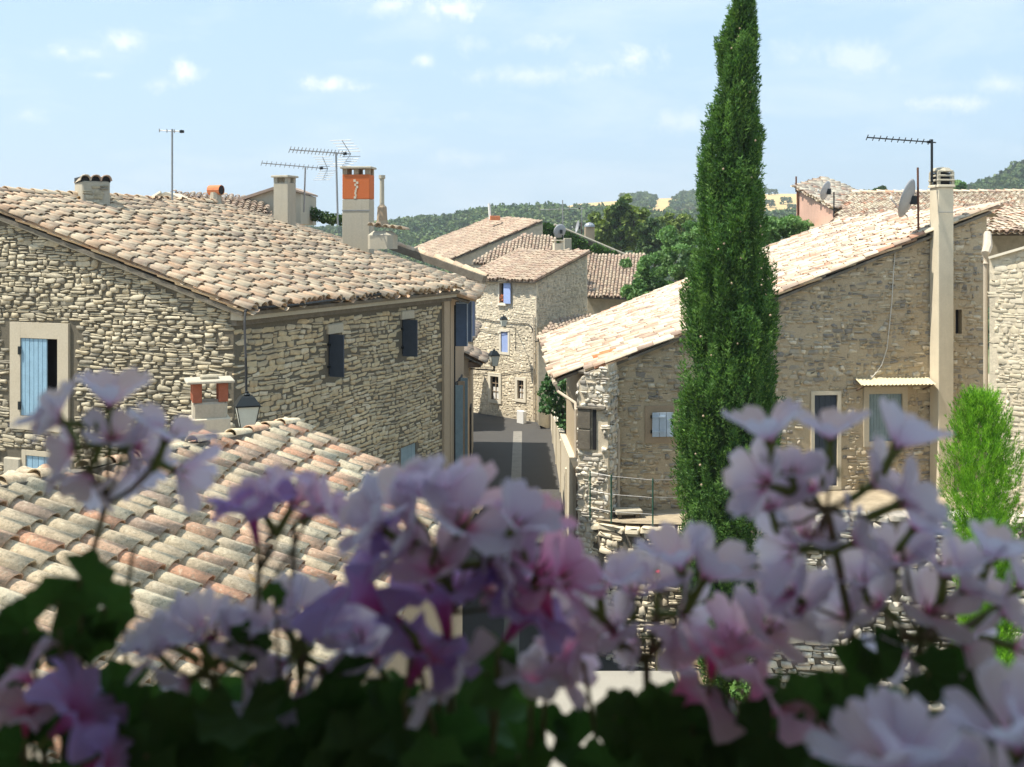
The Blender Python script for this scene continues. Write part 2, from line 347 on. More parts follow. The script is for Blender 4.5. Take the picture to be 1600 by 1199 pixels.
def petal_mat(name, tip, mid, base, trans=.5):
    m, t, b, pos = base_mat(name)
    at = t.new('ShaderNodeAttribute', attribute_name='tp'); v = t.new('ShaderNodeAttribute', attribute_name='side')
    oi = t.new('ShaderNodeObjectInfo')
    f = t.math('ADD', at.outputs['Fac'], t.math('MULTIPLY', t.math('SUBTRACT', t.noise(pos, 90, 3), .5), .35))
    c = t.ramp(f, [(.06, base), (.30, mid), (.55, tip)])
    vein = t.math('MULTIPLY', t.ramp(t.math('ABSOLUTE', t.math('SINE', t.math('MULTIPLY', v.outputs['Fac'], 9.5))), [(.0, .8), (.45, 0.0)]), t.math('SUBTRACT', 1, at.outputs['Fac'], clamp=True))
    c = t.mix(vein, c, base)
    c = t.mix(1, c, t.ramp(oi.outputs['Random'], [(0, (.88, .86, .92)), (.5, (1, .98, 1)), (1, (1.0, .92, .97))]), 'MULTIPLY')
    t.l.new(c, b.inputs['Base Color']); b.inputs['Roughness'].default_value = .6
    tr = t.new('ShaderNodeBsdfTranslucent'); t.l.new(c, tr.inputs[0]); mx = t.new('ShaderNodeMixShader'); mx.inputs[0].default_value = trans
    t.l.new(b.outputs[0], mx.inputs[1]); t.l.new(tr.outputs[0], mx.inputs[2]); t.l.new(mx.outputs[0], t.n['Material Output'].inputs[0]); return m
M['pet_white'] = petal_mat('lilac_white_petal', (.80, .79, .88), (.80, .70, .84), (.76, .18, .44))
M['pet_pink'] = petal_mat('pink_petal', (.84, .72, .84), (.86, .55, .76), (.80, .12, .36))
M['pet_purple'] = petal_mat('purple_petal', (.52, .42, .80), (.56, .32, .70), (.58, .10, .34))
M['pet_mag'] = petal_mat('magenta_petal', (.86, .58, .76), (.88, .40, .64), (.80, .12, .34))

# ------------------------------------------------------------------ unit shapes
def stone_variants(k=14, rough=.16):
    out = []
    for _ in range(k):
        V = []; n = 8
        base = [(-.5, -.42), (-.3, -.5), (.3, -.5), (.5, -.40), (.5, .38), (.28, .5), (-.32, .5), (-.5, .42)]
        base = [(x+random.uniform(-1, 1)*rough*.7, y+random.uniform(-1, 1)*rough*1.25) for x, y in base]
        for x, y in base: V.append((x, y, -.6))
        for x, y in base: V.append((x*.98, y*.97, .45+random.uniform(-.12, .12)))
        s = random.uniform(.84, .95)
        for x, y in base: V.append((x*s, y*s, .85+random.uniform(-.15, .15)))
        T = []
        for r in (0, 8):
            for i in range(8):
                a, b, c, d = r+i, r+(i+1) % 8, r+8+(i+1) % 8, r+8+i; T += [(a, b, c), (a, c, d)]
        T += [(16, 16+i, 17+i) for i in range(1, 7)]
        out.append((np.array(V), np.array(T)))
    return out
STONES = stone_variants(16)
def rub_variants(k=10): return stone_variants(k, .2)
RUBBLE = rub_variants()
def tile_variants(L=.44, r0=.108, r1=.076, seg=6, th=.016, lift=.018, k=4, flat=.85):
    out = []
    for q in range(k):
        a = [math.pi*i/seg for i in range(seg+1)]; V = []; j = lambda s=.004: random.uniform(-s, s)
        w = random.uniform(-.006, .006)
        for (r, y, z) in ((r0, 0, lift), (r1, L, 0)):
            for t in a: V.append((r*math.cos(t)+w, y+j(.008), z+r*flat*math.sin(t)+j()))
        for (r, y, z) in ((r0-th, .0, lift), (r1-th, L, 0)):
            for t in a: V.append((r*math.cos(t)+w, y, z+(r*flat)*math.sin(t)-.002))
        n = seg+1; T = []
        for i in range(seg):
            T += [(i, n+i, n+i+1), (i, n+i+1, i+1)]                                # outside
            T += [(2*n+i, 2*n+i+1, 3*n+i+1), (2*n+i, 3*n+i+1, 3*n+i)]             # inside
            T += [(i, i+1, 2*n+i+1), (i, 2*n+i+1, 2*n+i)]                          # lower rim
        out.append((np.array(V), np.array(T)))
    return out
COVER = tile_variants()
COVER_NEAR = tile_variants(r0=.118, r1=.088, lift=.034, seg=7, flat=.74)
COVER_LO = tile_variants(seg=4, k=2)
def chan_variants(L=.46, r0=.085, r1=.10, seg=4):
    V = []
    for (r, y, z) in ((r0, 0, .045), (r1, L, .03)):
        for i in range(seg+1):
            t = math.pi*i/seg; V.append((-r*math.cos(t), y, z-r*.62*math.sin(t)))
    n = seg+1; T = []
    for i in range(seg): T += [(i, i+1, n+i+1), (i, n+i+1, n+i)]
    return [(np.array(V), np.array(T))]
CHAN = chan_variants()

def in_poly(x, y, poly):
    c = False; n = len(poly); j = n-1
    for i in range(n):
        xi, yi = poly[i]; xj, yj = poly[j]
        if (yi > y) != (yj > y) and x < (xj-xi)*(y-yi)/(yj-yi)+xi: c = not c
        j = i
    return c
def stone_layout(O, u, n, poly, holes=(), h=(.07, .13), w=(.14, .38), depth=(.02, .05), gap=.012, nv=16, lift=.0, wob=.02, keep=1.0, irr=.22):
    O, u, n = fit(O), fit(u), fit(n); z = np.array([0, 0, 1.0]); out = []
    us = [p[0] for p in poly]; vs = [p[1] for p in poly]; v = min(vs); ph = random.random()*9
    while v < max(vs):
        hh = random.uniform(*h); x = min(us)-random.random()*w[1]
        while x < max(us):
            ww = random.uniform(*w); hv = hh*random.uniform(.8, 1.08)
            cx, cy = x+ww/2, v+hh/2+wob*math.sin(x*1.3+ph)+wob*.5*math.sin(x*3.1+v*2)
            if random.random() < .09: hv *= .55; cy -= hh*.2
            ok = in_poly(cx, cy, poly) and in_poly(cx-ww*.35, cy, poly) and in_poly(cx+ww*.35, cy, poly) and in_poly(cx, cy+hh*.45, poly) and random.random() < keep
            for (a, b, c, d) in holes:
                if cx+ww*.45 > a and cx-ww*.45 < c and cy+hh*.45 > b and cy-hh*.45 < d: ok = False
            if ok:
                dp = random.uniform(*depth); a = random.gauss(0, .055)
                U = u*math.cos(a)+z*math.sin(a); Z = -u*math.sin(a)+z*math.cos(a); N = n+u*random.gauss(0, .05)+z*random.gauss(0, .05)
                A = np.stack([U*(ww-gap), Z*(hv-gap), N*dp], 1)
                if random.random() < .5: A[:, 0] *= -1; A[:, 0:2] = A[:, 0:2]
                k = random.random()
                if k < irr:                      # two thin stones one above the other
                    f = random.uniform(.35, .65); A1 = A.copy(); A1[:, 1] *= f*.95; A2 = A.copy(); A2[:, 1] *= (1-f)*.95; A2[:, 0] *= random.uniform(.8, 1); A2[:, 2] *= random.uniform(.5, 1.1)
                    out.append((random.randrange(nv), A1, O+u*cx+z*(cy-hv*(1-f)/2)+n*lift)); out.append((random.randrange(nv), A2, O+u*(cx+random.uniform(-.01, .01))+z*(cy+hv*f/2)+n*lift))
                else:
                    if k > 1-irr*.18 and ok: A[:, 1] *= 1.35; A[:, 2] *= 1.1; A[:, 0] *= random.uniform(.6, .9)
                    elif k > 1-irr: A[:, 0] *= random.uniform(.5, .75)
                    out.append((random.randrange(nv), A, O+u*cx+z*cy+n*lift))
            x += ww
        v += hh
    return out
def tile_frame(e, s):
    e = Vector(e).normalized(); s = Vector(s).normalized(); n = e.cross(s)
    if n.z < 0: e = -e; n = -n
    return e, s, n
def tile_layout(O, e, s, poly, sp=.215, ex=.34, jit=1.0, nv=4, miss=0, sag=0):
    """poly in (along e, along s) metres; returns covers and channels"""
    O, e_, s_ = fit(O), fit(e), fit(s); n_ = np.cross(e_, s_)
    es = [p[0] for p in poly]; ss = [p[1] for p in poly]; cov, ch = [], []
    c0 = math.floor(min(es)/sp)
    for ci in range(c0, int(max(es)/sp)+2):
        off = random.uniform(-.09, .09)*jit*ex/.345; x = ci*sp
        r0 = math.floor(min(ss)/ex)
        for ri in range(r0, int(max(ss)/ex)+2):
            y = ri*ex+off+random.uniform(-.02, .02)*jit
            sg = sag*(math.sin(x*.9+y*.4)+.6*math.sin(y*1.3+x*.23))
            for (lst, dx) in ((cov, 0), (ch, sp/2)):
                if not (in_poly(x+dx, max(y+ex*.5, min(ss)+.01), poly) and (in_poly(x+dx, y+ex*.2, poly) or ri == r0)): continue
                a = random.gauss(0, .025)*jit; b = random.gauss(0, .012)*jit
                E = e_*math.cos(a)+s_*math.sin(a); Sv = -e_*math.sin(a)+s_*math.cos(a)+n_*b
                k = random.uniform(.95, 1.06)
                A = np.stack([E*k*sp/.215, Sv*ex/.345, n_*k*(.6+.4*sp/.215)], 1)
                o = O+e_*(x+dx+random.uniform(-.008, .008)*jit)+s_*y+n_*(sg+(.045 if lst is cov else 0)+random.uniform(0, .006)*jit)
                lst.append((random.randrange(nv) if lst is cov else 0, A, o))
    return cov, ch
def make_roof(parent, m, O, e, s, poly, limit=300, hi=True, th=.07, jit=1.0, sag=.012, sp=.215, ex=.34, under=None, cover=None):
    """a roof part: slab, cover tiles as sub-parts, channel tiles joined"""
    e, s, n = e, s, Vector(e).cross(Vector(s))
    O = Vector(O); pts = [O+Vector(e)*a+Vector(s)*b-n*.03 for a, b in poly]
    r = MB().prism(pts, -n*th).build('roof', under or M['mortar_mid'], parent)
    cov, ch = tile_layout(O, e, s, poly, sp, ex, jit, 4 if hi else 2, sag=sag)
    pieces(r, 'roof_tile', cover or (COVER if hi else COVER_LO), cov, m, limit, 'roof_tiles' if limit == 0 else 'roof_tile')
    pieces(r, 'channel_tile', CHAN, ch, m, 0, 'channel_tiles')
    return r
def roof_px(parent, m, a, b, c, d, limit=0, hi=False, jit=1.0, ov=.1, **k):
    """roof from eave corner a, eave corner b (px,py,Y) and top corner c (px,py,Y); d = (px,py) of the other top corner"""
    A, B, C_ = P(*a), P(*b), P(*c); n = (B-A).cross(C_-A).normalized()
    if n.z < 0: n = -n
    D = hit(d[0], d[1], A, n); e = (B-A).normalized(); s = n.cross(e).normalized()
    if s.z < 0: s = -s
    e = s.cross(n)
    loc = lambda p: ((p-A).dot(e), (p-A).dot(s))
    poly = [loc(p) for p in (A, B, C_, D)]
    make_roof(parent, m, A, e, s, poly, limit, hi, jit=jit, **k)
    return A, B, C_, D, n
def ridge_tiles(parent, p0, p1, m, name='ridge_tile', L=.38, scale=1.15, nm=None, limit=300):
    p0, p1 = Vector(p0), Vector(p1); d = (p1-p0); n = max(1, int(d.length/L)); s = d.normalized()
    e = s.cross(Vector((0, 0, 1))).normalized(); z = e.cross(s); tr = []
    for i in range(n):
        a = random.gauss(0, .03); E = e*math.cos(a)+s*math.sin(a); Sv = s*math.cos(a)-e*math.sin(a)
        A = np.stack([fit(E)*scale, fit(Sv), fit(z)*scale], 1); tr.append((random.randrange(4), A, fit(p0+s*(i*L)+Vector((0, 0, random.uniform(-.01, .02))))))
    return pieces(parent, name, COVER, tr, m, limit)
def window(parent, O, u, n, rect, frame_w, frame_mat, fill, fill_mat, proud=.03, deep=.12, sill=None, head=0, boards=0, label=None, grille=False, name='window'):
    """surround + what closes the opening; rect in (u, v) of the wall plane"""
    O, u, n = Vector(O), Vector(u), Vector(n); z = Vector((0, 0, 1)); a, b, c, d = rect; f = frame_w
    mb = MB(); ax = (u, n, z)
    def bx(u0, v0, u1, v1, d0, d1): mb.box(O+u*((u0+u1)/2)+z*((v0+v1)/2)+n*((d0+d1)/2), (u1-u0, d1-d0, v1-v0), ax)
    ft = f+head
    if f > 0:
        bx(a-f, b-f, a, d+ft, -.06, proud); bx(c, b-f, c+f, d+ft, -.06, proud); bx(a, d, c, d+ft, -.06, proud-.002); bx(a, b-f, c, b, -.06, proud-.002)
    if sill: bx(a-f-.03, b-f-.05, c+f+.03, b-f, -.05, proud+.08)
    w = mb.build(name, frame_mat, parent)
    if label: w['label'] = label
    if fill == 'dark':
        MB().box(O+u*((a+c)/2)+z*((b+d)/2)-n*(deep+.02), (c-a+.02, .02, d-b+.02), ax).build('pane', M['dark'], w)
    if fill == 'shutter':
        k = boards or 1; bw = (c-a)/k
        for i in range(k):
            MB().box(O+u*(a+bw*(i+.5))+z*((b+d)/2)-n*(deep*.35+random.uniform(0, .006)), (bw-.008, .03, d-b-.01), ax).build('board', fill_mat, w)
        MB().box(O+u*((a+c)/2)+z*((b+d)/2)-n*(deep+.02), (c-a, .02, d-b), ax).build('pane', M['dark'], w)
    if fill == 'curtain':
        MB().box(O+u*((a+c)/2)+z*((b+d)/2)-n*(deep+.03), (c-a, .02, d-b), ax).build('pane', M['dark'], w)
        MB().box(O+u*((a+c)/2+.02)+z*(b+(d-b)*.28)-n*(deep+.0), ((c-a)*.75, .02, (d-b)*.5), ax).build('curtain', M['white_paint'], w)
        fr = MB()
        for t in (0, .5, 1): fr.box(O+u*(a+(c-a)*t)+z*((b+d)/2)-n*(deep-.03), (.045, .03, d-b), ax)
        for t in (0, .36, .7, 1): fr.box(O+u*((a+c)/2)+z*(b+(d-b)*t)-n*(deep-.031), (c-a, .03, .035), ax)
        fr.build('sash', M['plaster_brown'], w)
    if grille:
        g = MB()
        for t in (.25, .5, .75): g.tube([O+u*(a+(c-a)*t)+z*b-n*.03, O+u*(a+(c-a)*t)+z*d-n*.03], .012, 5)
        for t in (.3, .6): g.tube([O+u*a+z*(b+(d-b)*t)-n*.028, O+u*c+z*(b+(d-b)*t)-n*.028], .012, 5)
        g.build('grille', M['white_paint'], w)
    return w
def GZ(y): return -11.0 if y < 28 else (-11+.05*(y-28) if y < 58 else -9.5)   # height of the lane

# ------------------------------------------------------------------ ground
def interp(x, xs, ys): return float(np.interp(x, xs, ys))
def terrain_h(x, y):
    px = 800+F*x/max(y, 30)
    base = -13 if y < 55 else float(np.interp(y, [55, 75, 160, 300], [-13, -13, -20, -24]))
    top1 = float(np.interp(px, [-2500, 0, 400, 600, 700, 760, 850, 1100, 1200, 1300, 1450, 1520, 1600, 1750, 4000], [380, 380, 374, 364, 354, 343, 338, 346, 344, 336, 326, 308, 276, 246, 256]))
    h1 = (HY-top1)/F*640
    k = min(1, max(0, (y-260)/380)); k = k*k*(3-2*k)
    h = base*(1-k)+h1*k if y > 260 else base
    if y > 700:
        top2 = float(np.interp(px, [-2500, 500, 800, 900, 1000, 1100, 1240, 1400, 4000], [366, 362, 346, 321, 311, 308, 306, 312, 300]))
        h2 = (HY-top2)/F*1150; k2 = min(1, (y-700)/450); k2 = k2*k2*(3-2*k2); h = h1*(1-k2)+h2*k2
        if y > 1150: h = h2-(y-1150)*.02
    return h+1.2*math.sin(x*.021+y*.013)*min(1, max(0, (y-120)/200))
def build_terrain():
    ys = [-80, -20, 20, 55, 75, 100, 130, 160, 200]+list(range(240, 1300, 25))+[1400, 1600, 2000]
    ts = np.concatenate([np.linspace(-2.4, -.7, 10), np.linspace(-.6, .8, 90), np.linspace(.9, 2.4, 10)])
    V, T = [], []
    for y in ys:
        for t in ts:
            x = t*max(y, 130); V.append((x, y, terrain_h(x, y)))
    n = len(ts)
    for i in range(len(ys)-1):
        for j in range(n-1):
            a = i*n+j; T += [(a, a+1, a+n+1), (a, a+n+1, a+n)]
    me = mesh_tris('terrain', V, T, smooth=True)
    m, t, b, pos = base_mat('terrain'); sep = t.new('ShaderNodeSeparateXYZ'); t.l.new(pos, sep.inputs[0])
    far = t.math('GREATER_THAN', sep.outputs[1], 770)
    c = t.ramp(t.noise(pos, .02, 5), [(.35, (.07, .10, .035)), (.55, (.12, .14, .055)), (.7, (.26, .24, .13))])
    g = t.ramp(t.noise(pos, .012, 3), [(.3, (.52, .36, .15)), (.7, (.60, .43, .20))])
    t.l.new(t.mix(far, c, g), b.inputs['Base Color']); b.inputs['Roughness'].default_value = .95
    o = link('hillside', me, None, None, m); o['kind'] = 'structure'
build_terrain()
def sheet(name, pts, m, kind='structure'):
    o = MB().add(pts, [tuple(range(len(pts)))]).build(name, m); o['kind'] = kind; return o
def strip(name, x0, x1, ys, dz, m):
    mb = MB(); vs = []
    for y in ys:
        a = x0(y) if callable(x0) else x0; b = x1(y) if callable(x1) else x1
        vs += [(a, y, GZ(y)+dz), (b, y, GZ(y)+dz)]
    mb.add(vs, [(2*i, 2*i+1, 2*i+3, 2*i+2) for i in range(len(ys)-1)]); o = mb.build(name, m); o['kind'] = 'structure'; return o
ys_ = [-20, 28]+list(range(30, 60, 2))+[80]
strip('ground', -60, 60, ys_, -.02, M['gravel'])
strip('road', -4.0, 4.2, [24]+[y for y in ys_ if y >= 28], 0, M['asphalt'])
strip('gutter_strip', lambda y: -.12+.012*(y-40), lambda y: .32+.012*(y-40), [24]+[y for y in ys_ if 28 <= y < 57], .006, M['gutter_strip'])
yd = MB().prism([(.02, 17.2, -11.2), (3.35, 17.2, -11.2), (3.35, 23.1, -11.2), (.02, 23.1, -11.2)], (0, 0, 2.2)).build('courtyard', M['pale_ground']); yd['kind'] = 'structure'

# ------------------------------------------------------------------ the big stone house on the left
Z0 = -1.17
Cn = Vector((-5.07, 20, 0)); dl = Vector((.3658, .9307, 0)).normalized(); dn = Vector((.9307, -.3658, 0)).normalized()   # along the lane wall, its outward normal
up = -dn                                        # along the gable wall, away from the corner
SL = .312
def left_house():
    H = thing('stone_house', 'long stone house at left with a broad pink tiled roof and rough grey gable', 'house', (Cn.x, Cn.y, -11))
    G = Cn.copy(); G.z = 0; n1 = -dl                     # gable faces -dl
    TT = 13.8
    def gz(t): return Z0-.06+SL*min(t, TT-t)
    polyG = [(0, -11), (TT, -11), (TT, gz(TT)), (6.9, gz(6.9)), (0, gz(0))]
    def uv(px, py, O, u, n): p = hit(px, py, O, n); return ((p-O).dot(u), p.z)
    w1 = uv(93, 530, G, up, n1)+uv(35, 649, G, up, n1); w1 = (w1[0], w1[3], w1[2], w1[1])
    w2 = uv(99, 716, G, up, n1)+uv(42, 830, G, up, n1); w2 = (w2[0], w2[3], w2[2], w2[1])
    mb = MB().panel(G, up, polyG, [w1, w2], n1, .25)
    # lane wall
    a1 = uv(517, 523, G, dl, dn); b1 = uv(531, 584, G, dl, dn); a2 = uv(631, 500, G, dl, dn); b2 = uv(643, 553, G, dl, dn)
    s1 = (a1[0]-.1, b1[1], a1[0]+.32, a1[1]); s2 = (a2[0]-.1, b2[1], a2[0]+.35, a2[1])
    dr = uv(628, 700, G, dl, dn); door = (dr[0]-.05, -8.8, dr[0]+.75, dr[1])
    LEN = 9.25; polyL = [(0, -11), (LEN, -11), (LEN, Z0-.06), (0, Z0-.06)]
    mb.panel(G, dl, polyL, [s1, s2, door], dn, .25)
    far = G+dl*LEN; mb.panel(far, up, polyG)
    mb.panel(G+up*TT, dl, polyL)
    wall = mb.build('wall', M['mortar_dark'], H)
    wf = .36; hG = [(w1[0]-wf, w1[1]-.08, w1[2]+.30, w1[3]+.30), (w2[0]-.12, w2[1], w2[2]+.55, w2[3]+.1)]
    st = stone_layout(G, up, n1, [(0.0, -8), (7.2, -8), (7.2, gz(6.6)+.0), (6.9, gz(6.9)-.03), (0, gz(0)-.03)], hG, h=(.06, .115), w=(.11, .38), depth=(.02, .05), gap=.010, nv=16, wob=.05, irr=.34)
    hL = [(s1[0]-.06, s1[1]-.12, s1[2]+.05, s1[3]+.05), (s2[0]-.05, s2[1]-.06, s2[2]+.05, s2[3]+.05), door]
    st2 = stone_layout(G, dl, dn, [(0, -9.5), (LEN-.34, -9.5), (LEN-.34, Z0-.36), (0, Z0-.36)], hL, h=(.075, .12), w=(.15, .44), depth=(.012, .03), gap=.014, nv=16, wob=.03, irr=.13)
    # split so that both faces have single stones
    keep_g = []; keep_l = []
    def vis(t):
        x, y = proj(t[2]); return 0 < x < 1600 and y < 700
    st.sort(key=lambda t: -(np.linalg.norm(t[1][:, 0]) if vis(t) else 0)); st2.sort(key=lambda t: -(np.linalg.norm(t[1][:, 0])/t[2][1] if vis(t) else 0))
    pieces(wall, 'stone', STONES, st[:180], M['stone_grey'], 180); pieces(wall, 'stone', STONES, st2[:120], M['stone_buff'], 120)
    pieces(wall, 'gable_stones', STONES, st[180:], M['stone_grey'], 0); pieces(wall, 'lane_wall_stones', STONES, st2[120:], M['stone_buff'], 0)
    # cornice under the lane eave, pale corner render at the far end
    MB().box(G+dl*(LEN/2+.0)+dn*.11+Vector((0, 0, Z0-.13)), (LEN+.16, .24, .2), (dl, dn, Vector((0, 0, 1)))).build('cornice', M['plaster'], H)
    MB().box(G+dl*(LEN/2+.0)+dn*.045+Vector((0, 0, Z0-.285)), (LEN+.1, .11, .1), (dl, dn, Vector((0, 0, 1)))).build('cornice', M['mortar_mid'], H)['label'] = 'dark lower band of the cornice'
    MB().box(G+dl*(LEN-.16)+dn*.02+Vector((0, 0, -5.9)), (.34, .10, 9.2), (dl, dn, Vector((0, 0, 1)))).build('corner_render', M['plaster_tan'], H)
    # windows
    w = window(H, G, up, n1, w1, .27, M['plaster_surround'], 'dark', None, proud=.06, deep=.22, head=.04, label='window in a beige rendered surround')
    bw = (w1[2]-w1[0])*.70/6                              # half-closed pale blue shutter of six boards
    for i in range(6):
        MB().box(G+up*(w1[2]-bw*(i+.5))+n1*(.02+.002*(i % 2))+Vector((0, 0, (w1[1]+w1[3])/2)), (bw-.012, .03, w1[3]-w1[1]-.02), (up, n1, Vector((0, 0, 1)))).build('shutter_board', M['blue_light'], w)
    for v in (w1[1]+.2, w1[3]-.25): MB().box(G+up*(w1[2]+.01)+n1*.07+Vector((0, 0, v)), (.05, .03, .16), (up, n1, Vector((0, 0, 1)))).build('hinge', M['iron'], w)
    w = window(H, G, up, n1, w2, .1, M['plaster_surround'], 'dark', None, proud=.04, deep=.22)
    for i in range(6):
        MB().box(G+up*(w2[2]-(w2[2]-w2[0])/6*(i+.5))+n1*(.0)+Vector((0, 0, (w2[1]+w2[3])/2)), ((w2[2]-w2[0])/6-.012, .03, w2[3]-w2[1]-.02), (up, n1, Vector((0, 0, 1)))).build('shutter_board', M['blue_light'], w)
    MB().rbox(G+up*(w2[2]+.32)+n1*.04+Vector((0, 0, w2[3]-.28)), (.42, .1, .42), (up, n1, Vector((0, 0, 1)))).build('corner_block', M['plaster'], w)
    for (s, ww, lab) in ((s1, .34, 'narrow window with its dark shutter opened at right angles'), (s2, .38, 'window with its dark shutter opened at right angles, near the roof')):
        w = window(H, G, dl, dn, s, .0, M['plaster_surround'], 'dark', None, deep=.2); w['label'] = lab
        MB().box(G+dl*(s[0]+.02)+dn*(ww/2+.02)+Vector((0, 0, (s[1]+s[3])/2)), (.035, ww, s[3]-s[1]+.02), (dl, dn, Vector((0, 0, 1)))).build('shutter', M['blue_dark'], w)
        MB().rbox(G+dl*((s[0]+s[2])/2+.02)+dn*.02+Vector((0, 0, s[3]+.12)), (s[2]-s[0]+.2, .08, .2), (dl, dn, Vector((0, 0, 1)))).build('lintel', M['plaster'], w)
        for v in (s[1]+.2, s[3]-.2): MB().box(G+dl*(s[0]-.02)+dn*.03+Vector((0, 0, v)), (.06, .06, .05), (dl, dn, Vector((0, 0, 1)))).build('hinge', M['iron'], w)
    window(H, G, dl, dn, door, .0, M['plaster'], 'shutter', M['blue_grey'], deep=.1, boards=4, name='door')
    # roofs
    ov = .30
    s1v = (up+Vector((0, 0, SL))).normalized(); O = G+Vector((0, 0, Z0+.05))-dl*0
    e, s, n = tile_frame(dl, s1v); sgn = 1 if e.dot(dl) > 0 else -1
    Ls = 6.9*math.sqrt(1+SL*SL); o2 = -.34
    a, b = (-.16, LEN+.12) if sgn > 0 else (-(LEN+.12), .16)
    rf = make_roof(H, M['tile_pink'], O, e, s, [(a, o2), (b, o2), (b, Ls), (a, Ls)], 300, True, sag=.02, jit=1.3, sp=.215, ex=.40)
    rf['label'] = 'weathered pink tiled slope above the lane'
    # far slope
    s2v = (-up+Vector((0, 0, SL))).normalized(); O2 = G+up*TT+Vector((0, 0, Z0+.05))
    e2, s2_, n2 = tile_frame(dl, s2v); sg2 = 1 if e2.dot(dl) > 0 else -1
    a2_, b2_ = (-.16, LEN+.12) if sg2 > 0 else (-(LEN+.12), .16)
    make_roof(H, M['tile_pink'], O2, e2, s2_, [(a2_, o2), (b2_, o2), (b2_, Ls), (a2_, Ls)], 0, False)
    rp = G+up*6.9+Vector((0, 0, Z0+SL*6.9+.12)); ridge_tiles(rf, rp-dl*.15, rp+dl*(LEN+.1), M['tile_pink'])
    # mortar and flat stones closing the verge over the gable
    v = MB(); v.box(G+up*(3.45)+n1*.06+Vector((0, 0, Z0+SL*3.45-.05)), (6.9*1.05, .14, .07), ((up+Vector((0, 0, SL))).normalized(), n1, (Vector((0, 0, 1))-up*SL).normalized()))
    v.build('verge_band', M['plaster'], H)
    return H, O, n
LH, RO, RN = left_house()
def on_roof(px, py): return hit(px, py, RO, RN)

# ------------------------------------------------------------------ small roof in front with big lichened tiles
UE = Vector((math.sin(R(9)), math.cos(R(9)), 0)); UD = Vector((math.cos(R(9)), -math.sin(R(9)), 0)); SF = .42
FO = Vector((0, 0, 0))-UD*0; # plane: Z = -3.1 - SF*(u + 3.05)
def fz(u): return -3.1-SF*(u+4.07)
def front_roof():
    nrm = (Vector((0, 0, 1))+UD*SF).normalized(); O = UD*(-2.8)+UE*0; O.z = fz(-2.8)
    H = thing('front_house', 'low house nearest the camera at lower left under a lichened roof of large canal tiles', 'house', (-1.0, 9, -11))
    sv = (-UD+Vector((0, 0, SF))).normalized(); e, s, n = tile_frame(UE, sv); sg = 1 if e.dot(UE) > 0 else -1
    ridge = [hit(-200, 814, O, nrm), hit(0, 776, O, nrm), hit(130, 751, O, nrm), hit(300, 708, O, nrm), hit(462, 672, O, nrm)]
    cor = hit(640, 748, O, nrm)
    loc = lambda p: ((p-O).dot(e), (p-O).dot(s))
    far_e = loc(ridge[-1])[0]; near = UE*2.4+UD*(-2.8); near.z = fz(-2.8); near_e = loc(near)[0]
    L = [loc(p) for p in ridge]; extra = (near_e, L[0][1]+ (L[0][1]-L[1][1])*.8)
    poly = [(far_e, 0), (far_e, L[-1][1]), L[3], L[2], L[1], L[0], extra, (near_e, 0)]
    rf = make_roof(H, M['tile_near'], O, e, s, poly, 300, True, sag=.010, jit=.75, sp=.232, ex=.36, cover=COVER_NEAR)
    rf['label'] = 'roof of large grey-lichened and terracotta tiles'
    # raised ridge of bedded tiles on a mortar bed
    rr = [p+Vector((0, 0, .10)) for p in ridge]
    bed = MB()
    for p, q in zip(ridge, ridge[1:]):
        d = (q-p).normalized(); nn = d.cross(Vector((0, 0, 1))).normalized()
        bed.box((p+q)/2+Vector((0, 0, .0)), ((q-p).length+.04, .18, .22), (d, nn, d.cross(nn)))
    bd = bed.build('ridge_bed', M['mortar_mid'], rf)
    for p, q in zip(rr, rr[1:]): ridge_tiles(rf, p+Vector((0,0,0)), q, M['tile_near'], L=.42, scale=.85)
    # bright new tiles poking out under the top row
    for (px, py) in ((378, 693), (400, 689), (415, 682), (432, 679), (450, 672), (463, 668)):
        p = hit(px+2, py+22, O, nrm)+Vector((0, 0, .03))
        V, T = COVER[0]; me = mesh_tris('roof_tile', V*.8, T); me.materials.append(M['tile_new'])
        link('roof_tile', me, rf, Matrix(((e.x, s.x, n.x, p.x), (e.y, s.y, n.y, p.y), (e.z, s.z, n.z, p.z), (0, 0, 0, 1))))['label'] = 'small bright orange tile wedged under the top row'
    # walls
    q0 = UD*(-2.95)+UE*2.6; q1 = UD*(-2.95)+UE*(far_e*sg-.1); q2 = Vector((ridge[-1].x, ridge[-1].y, 0)); q3 = Vector((ridge[0].x-.6, ridge[0].y-3, 0))
    mb = MB(); zz = fz(-2.95)-.08
    mb.add([(q0.x, q0.y, -11), (q1.x, q1.y, -11), (q1.x, q1.y, zz), (q0.x, q0.y, zz)], [(0, 1, 2, 3)])
    r4 = ridge[-1]; mb.add([(q1.x, q1.y, -11), (r4.x, r4.y-.15, -11), (r4.x, r4.y-.15, r4.z-.05), (q1.x, q1.y, zz)], [(0, 1, 2, 3)])
    for p, q in zip(ridge, ridge[1:]):
        mb.add([(p.x-.1, p.y, -11), (q.x-.1, q.y, -11), (q.x-.1, q.y, q.z-.02), (p.x-.1, p.y, p.z-.02)], [(0, 1, 2, 3)])
    wl = mb.build('wall', M['plaster_tan'], H)
    # hidden side of the ridge
    mb = MB()
    for p, q in zip(ridge, ridge[1:]): mb.add([p+Vector((-.05, 0, -.02)), q+Vector((-.05, 0, -.02)), q+Vector((-2.4, .3, -1.0)), p+Vector((-2.4, .3, -1.0))], [(0, 1, 2, 3)])
    mb.build('back_slope', M['tile_far'], H)
    return H
front_roof()

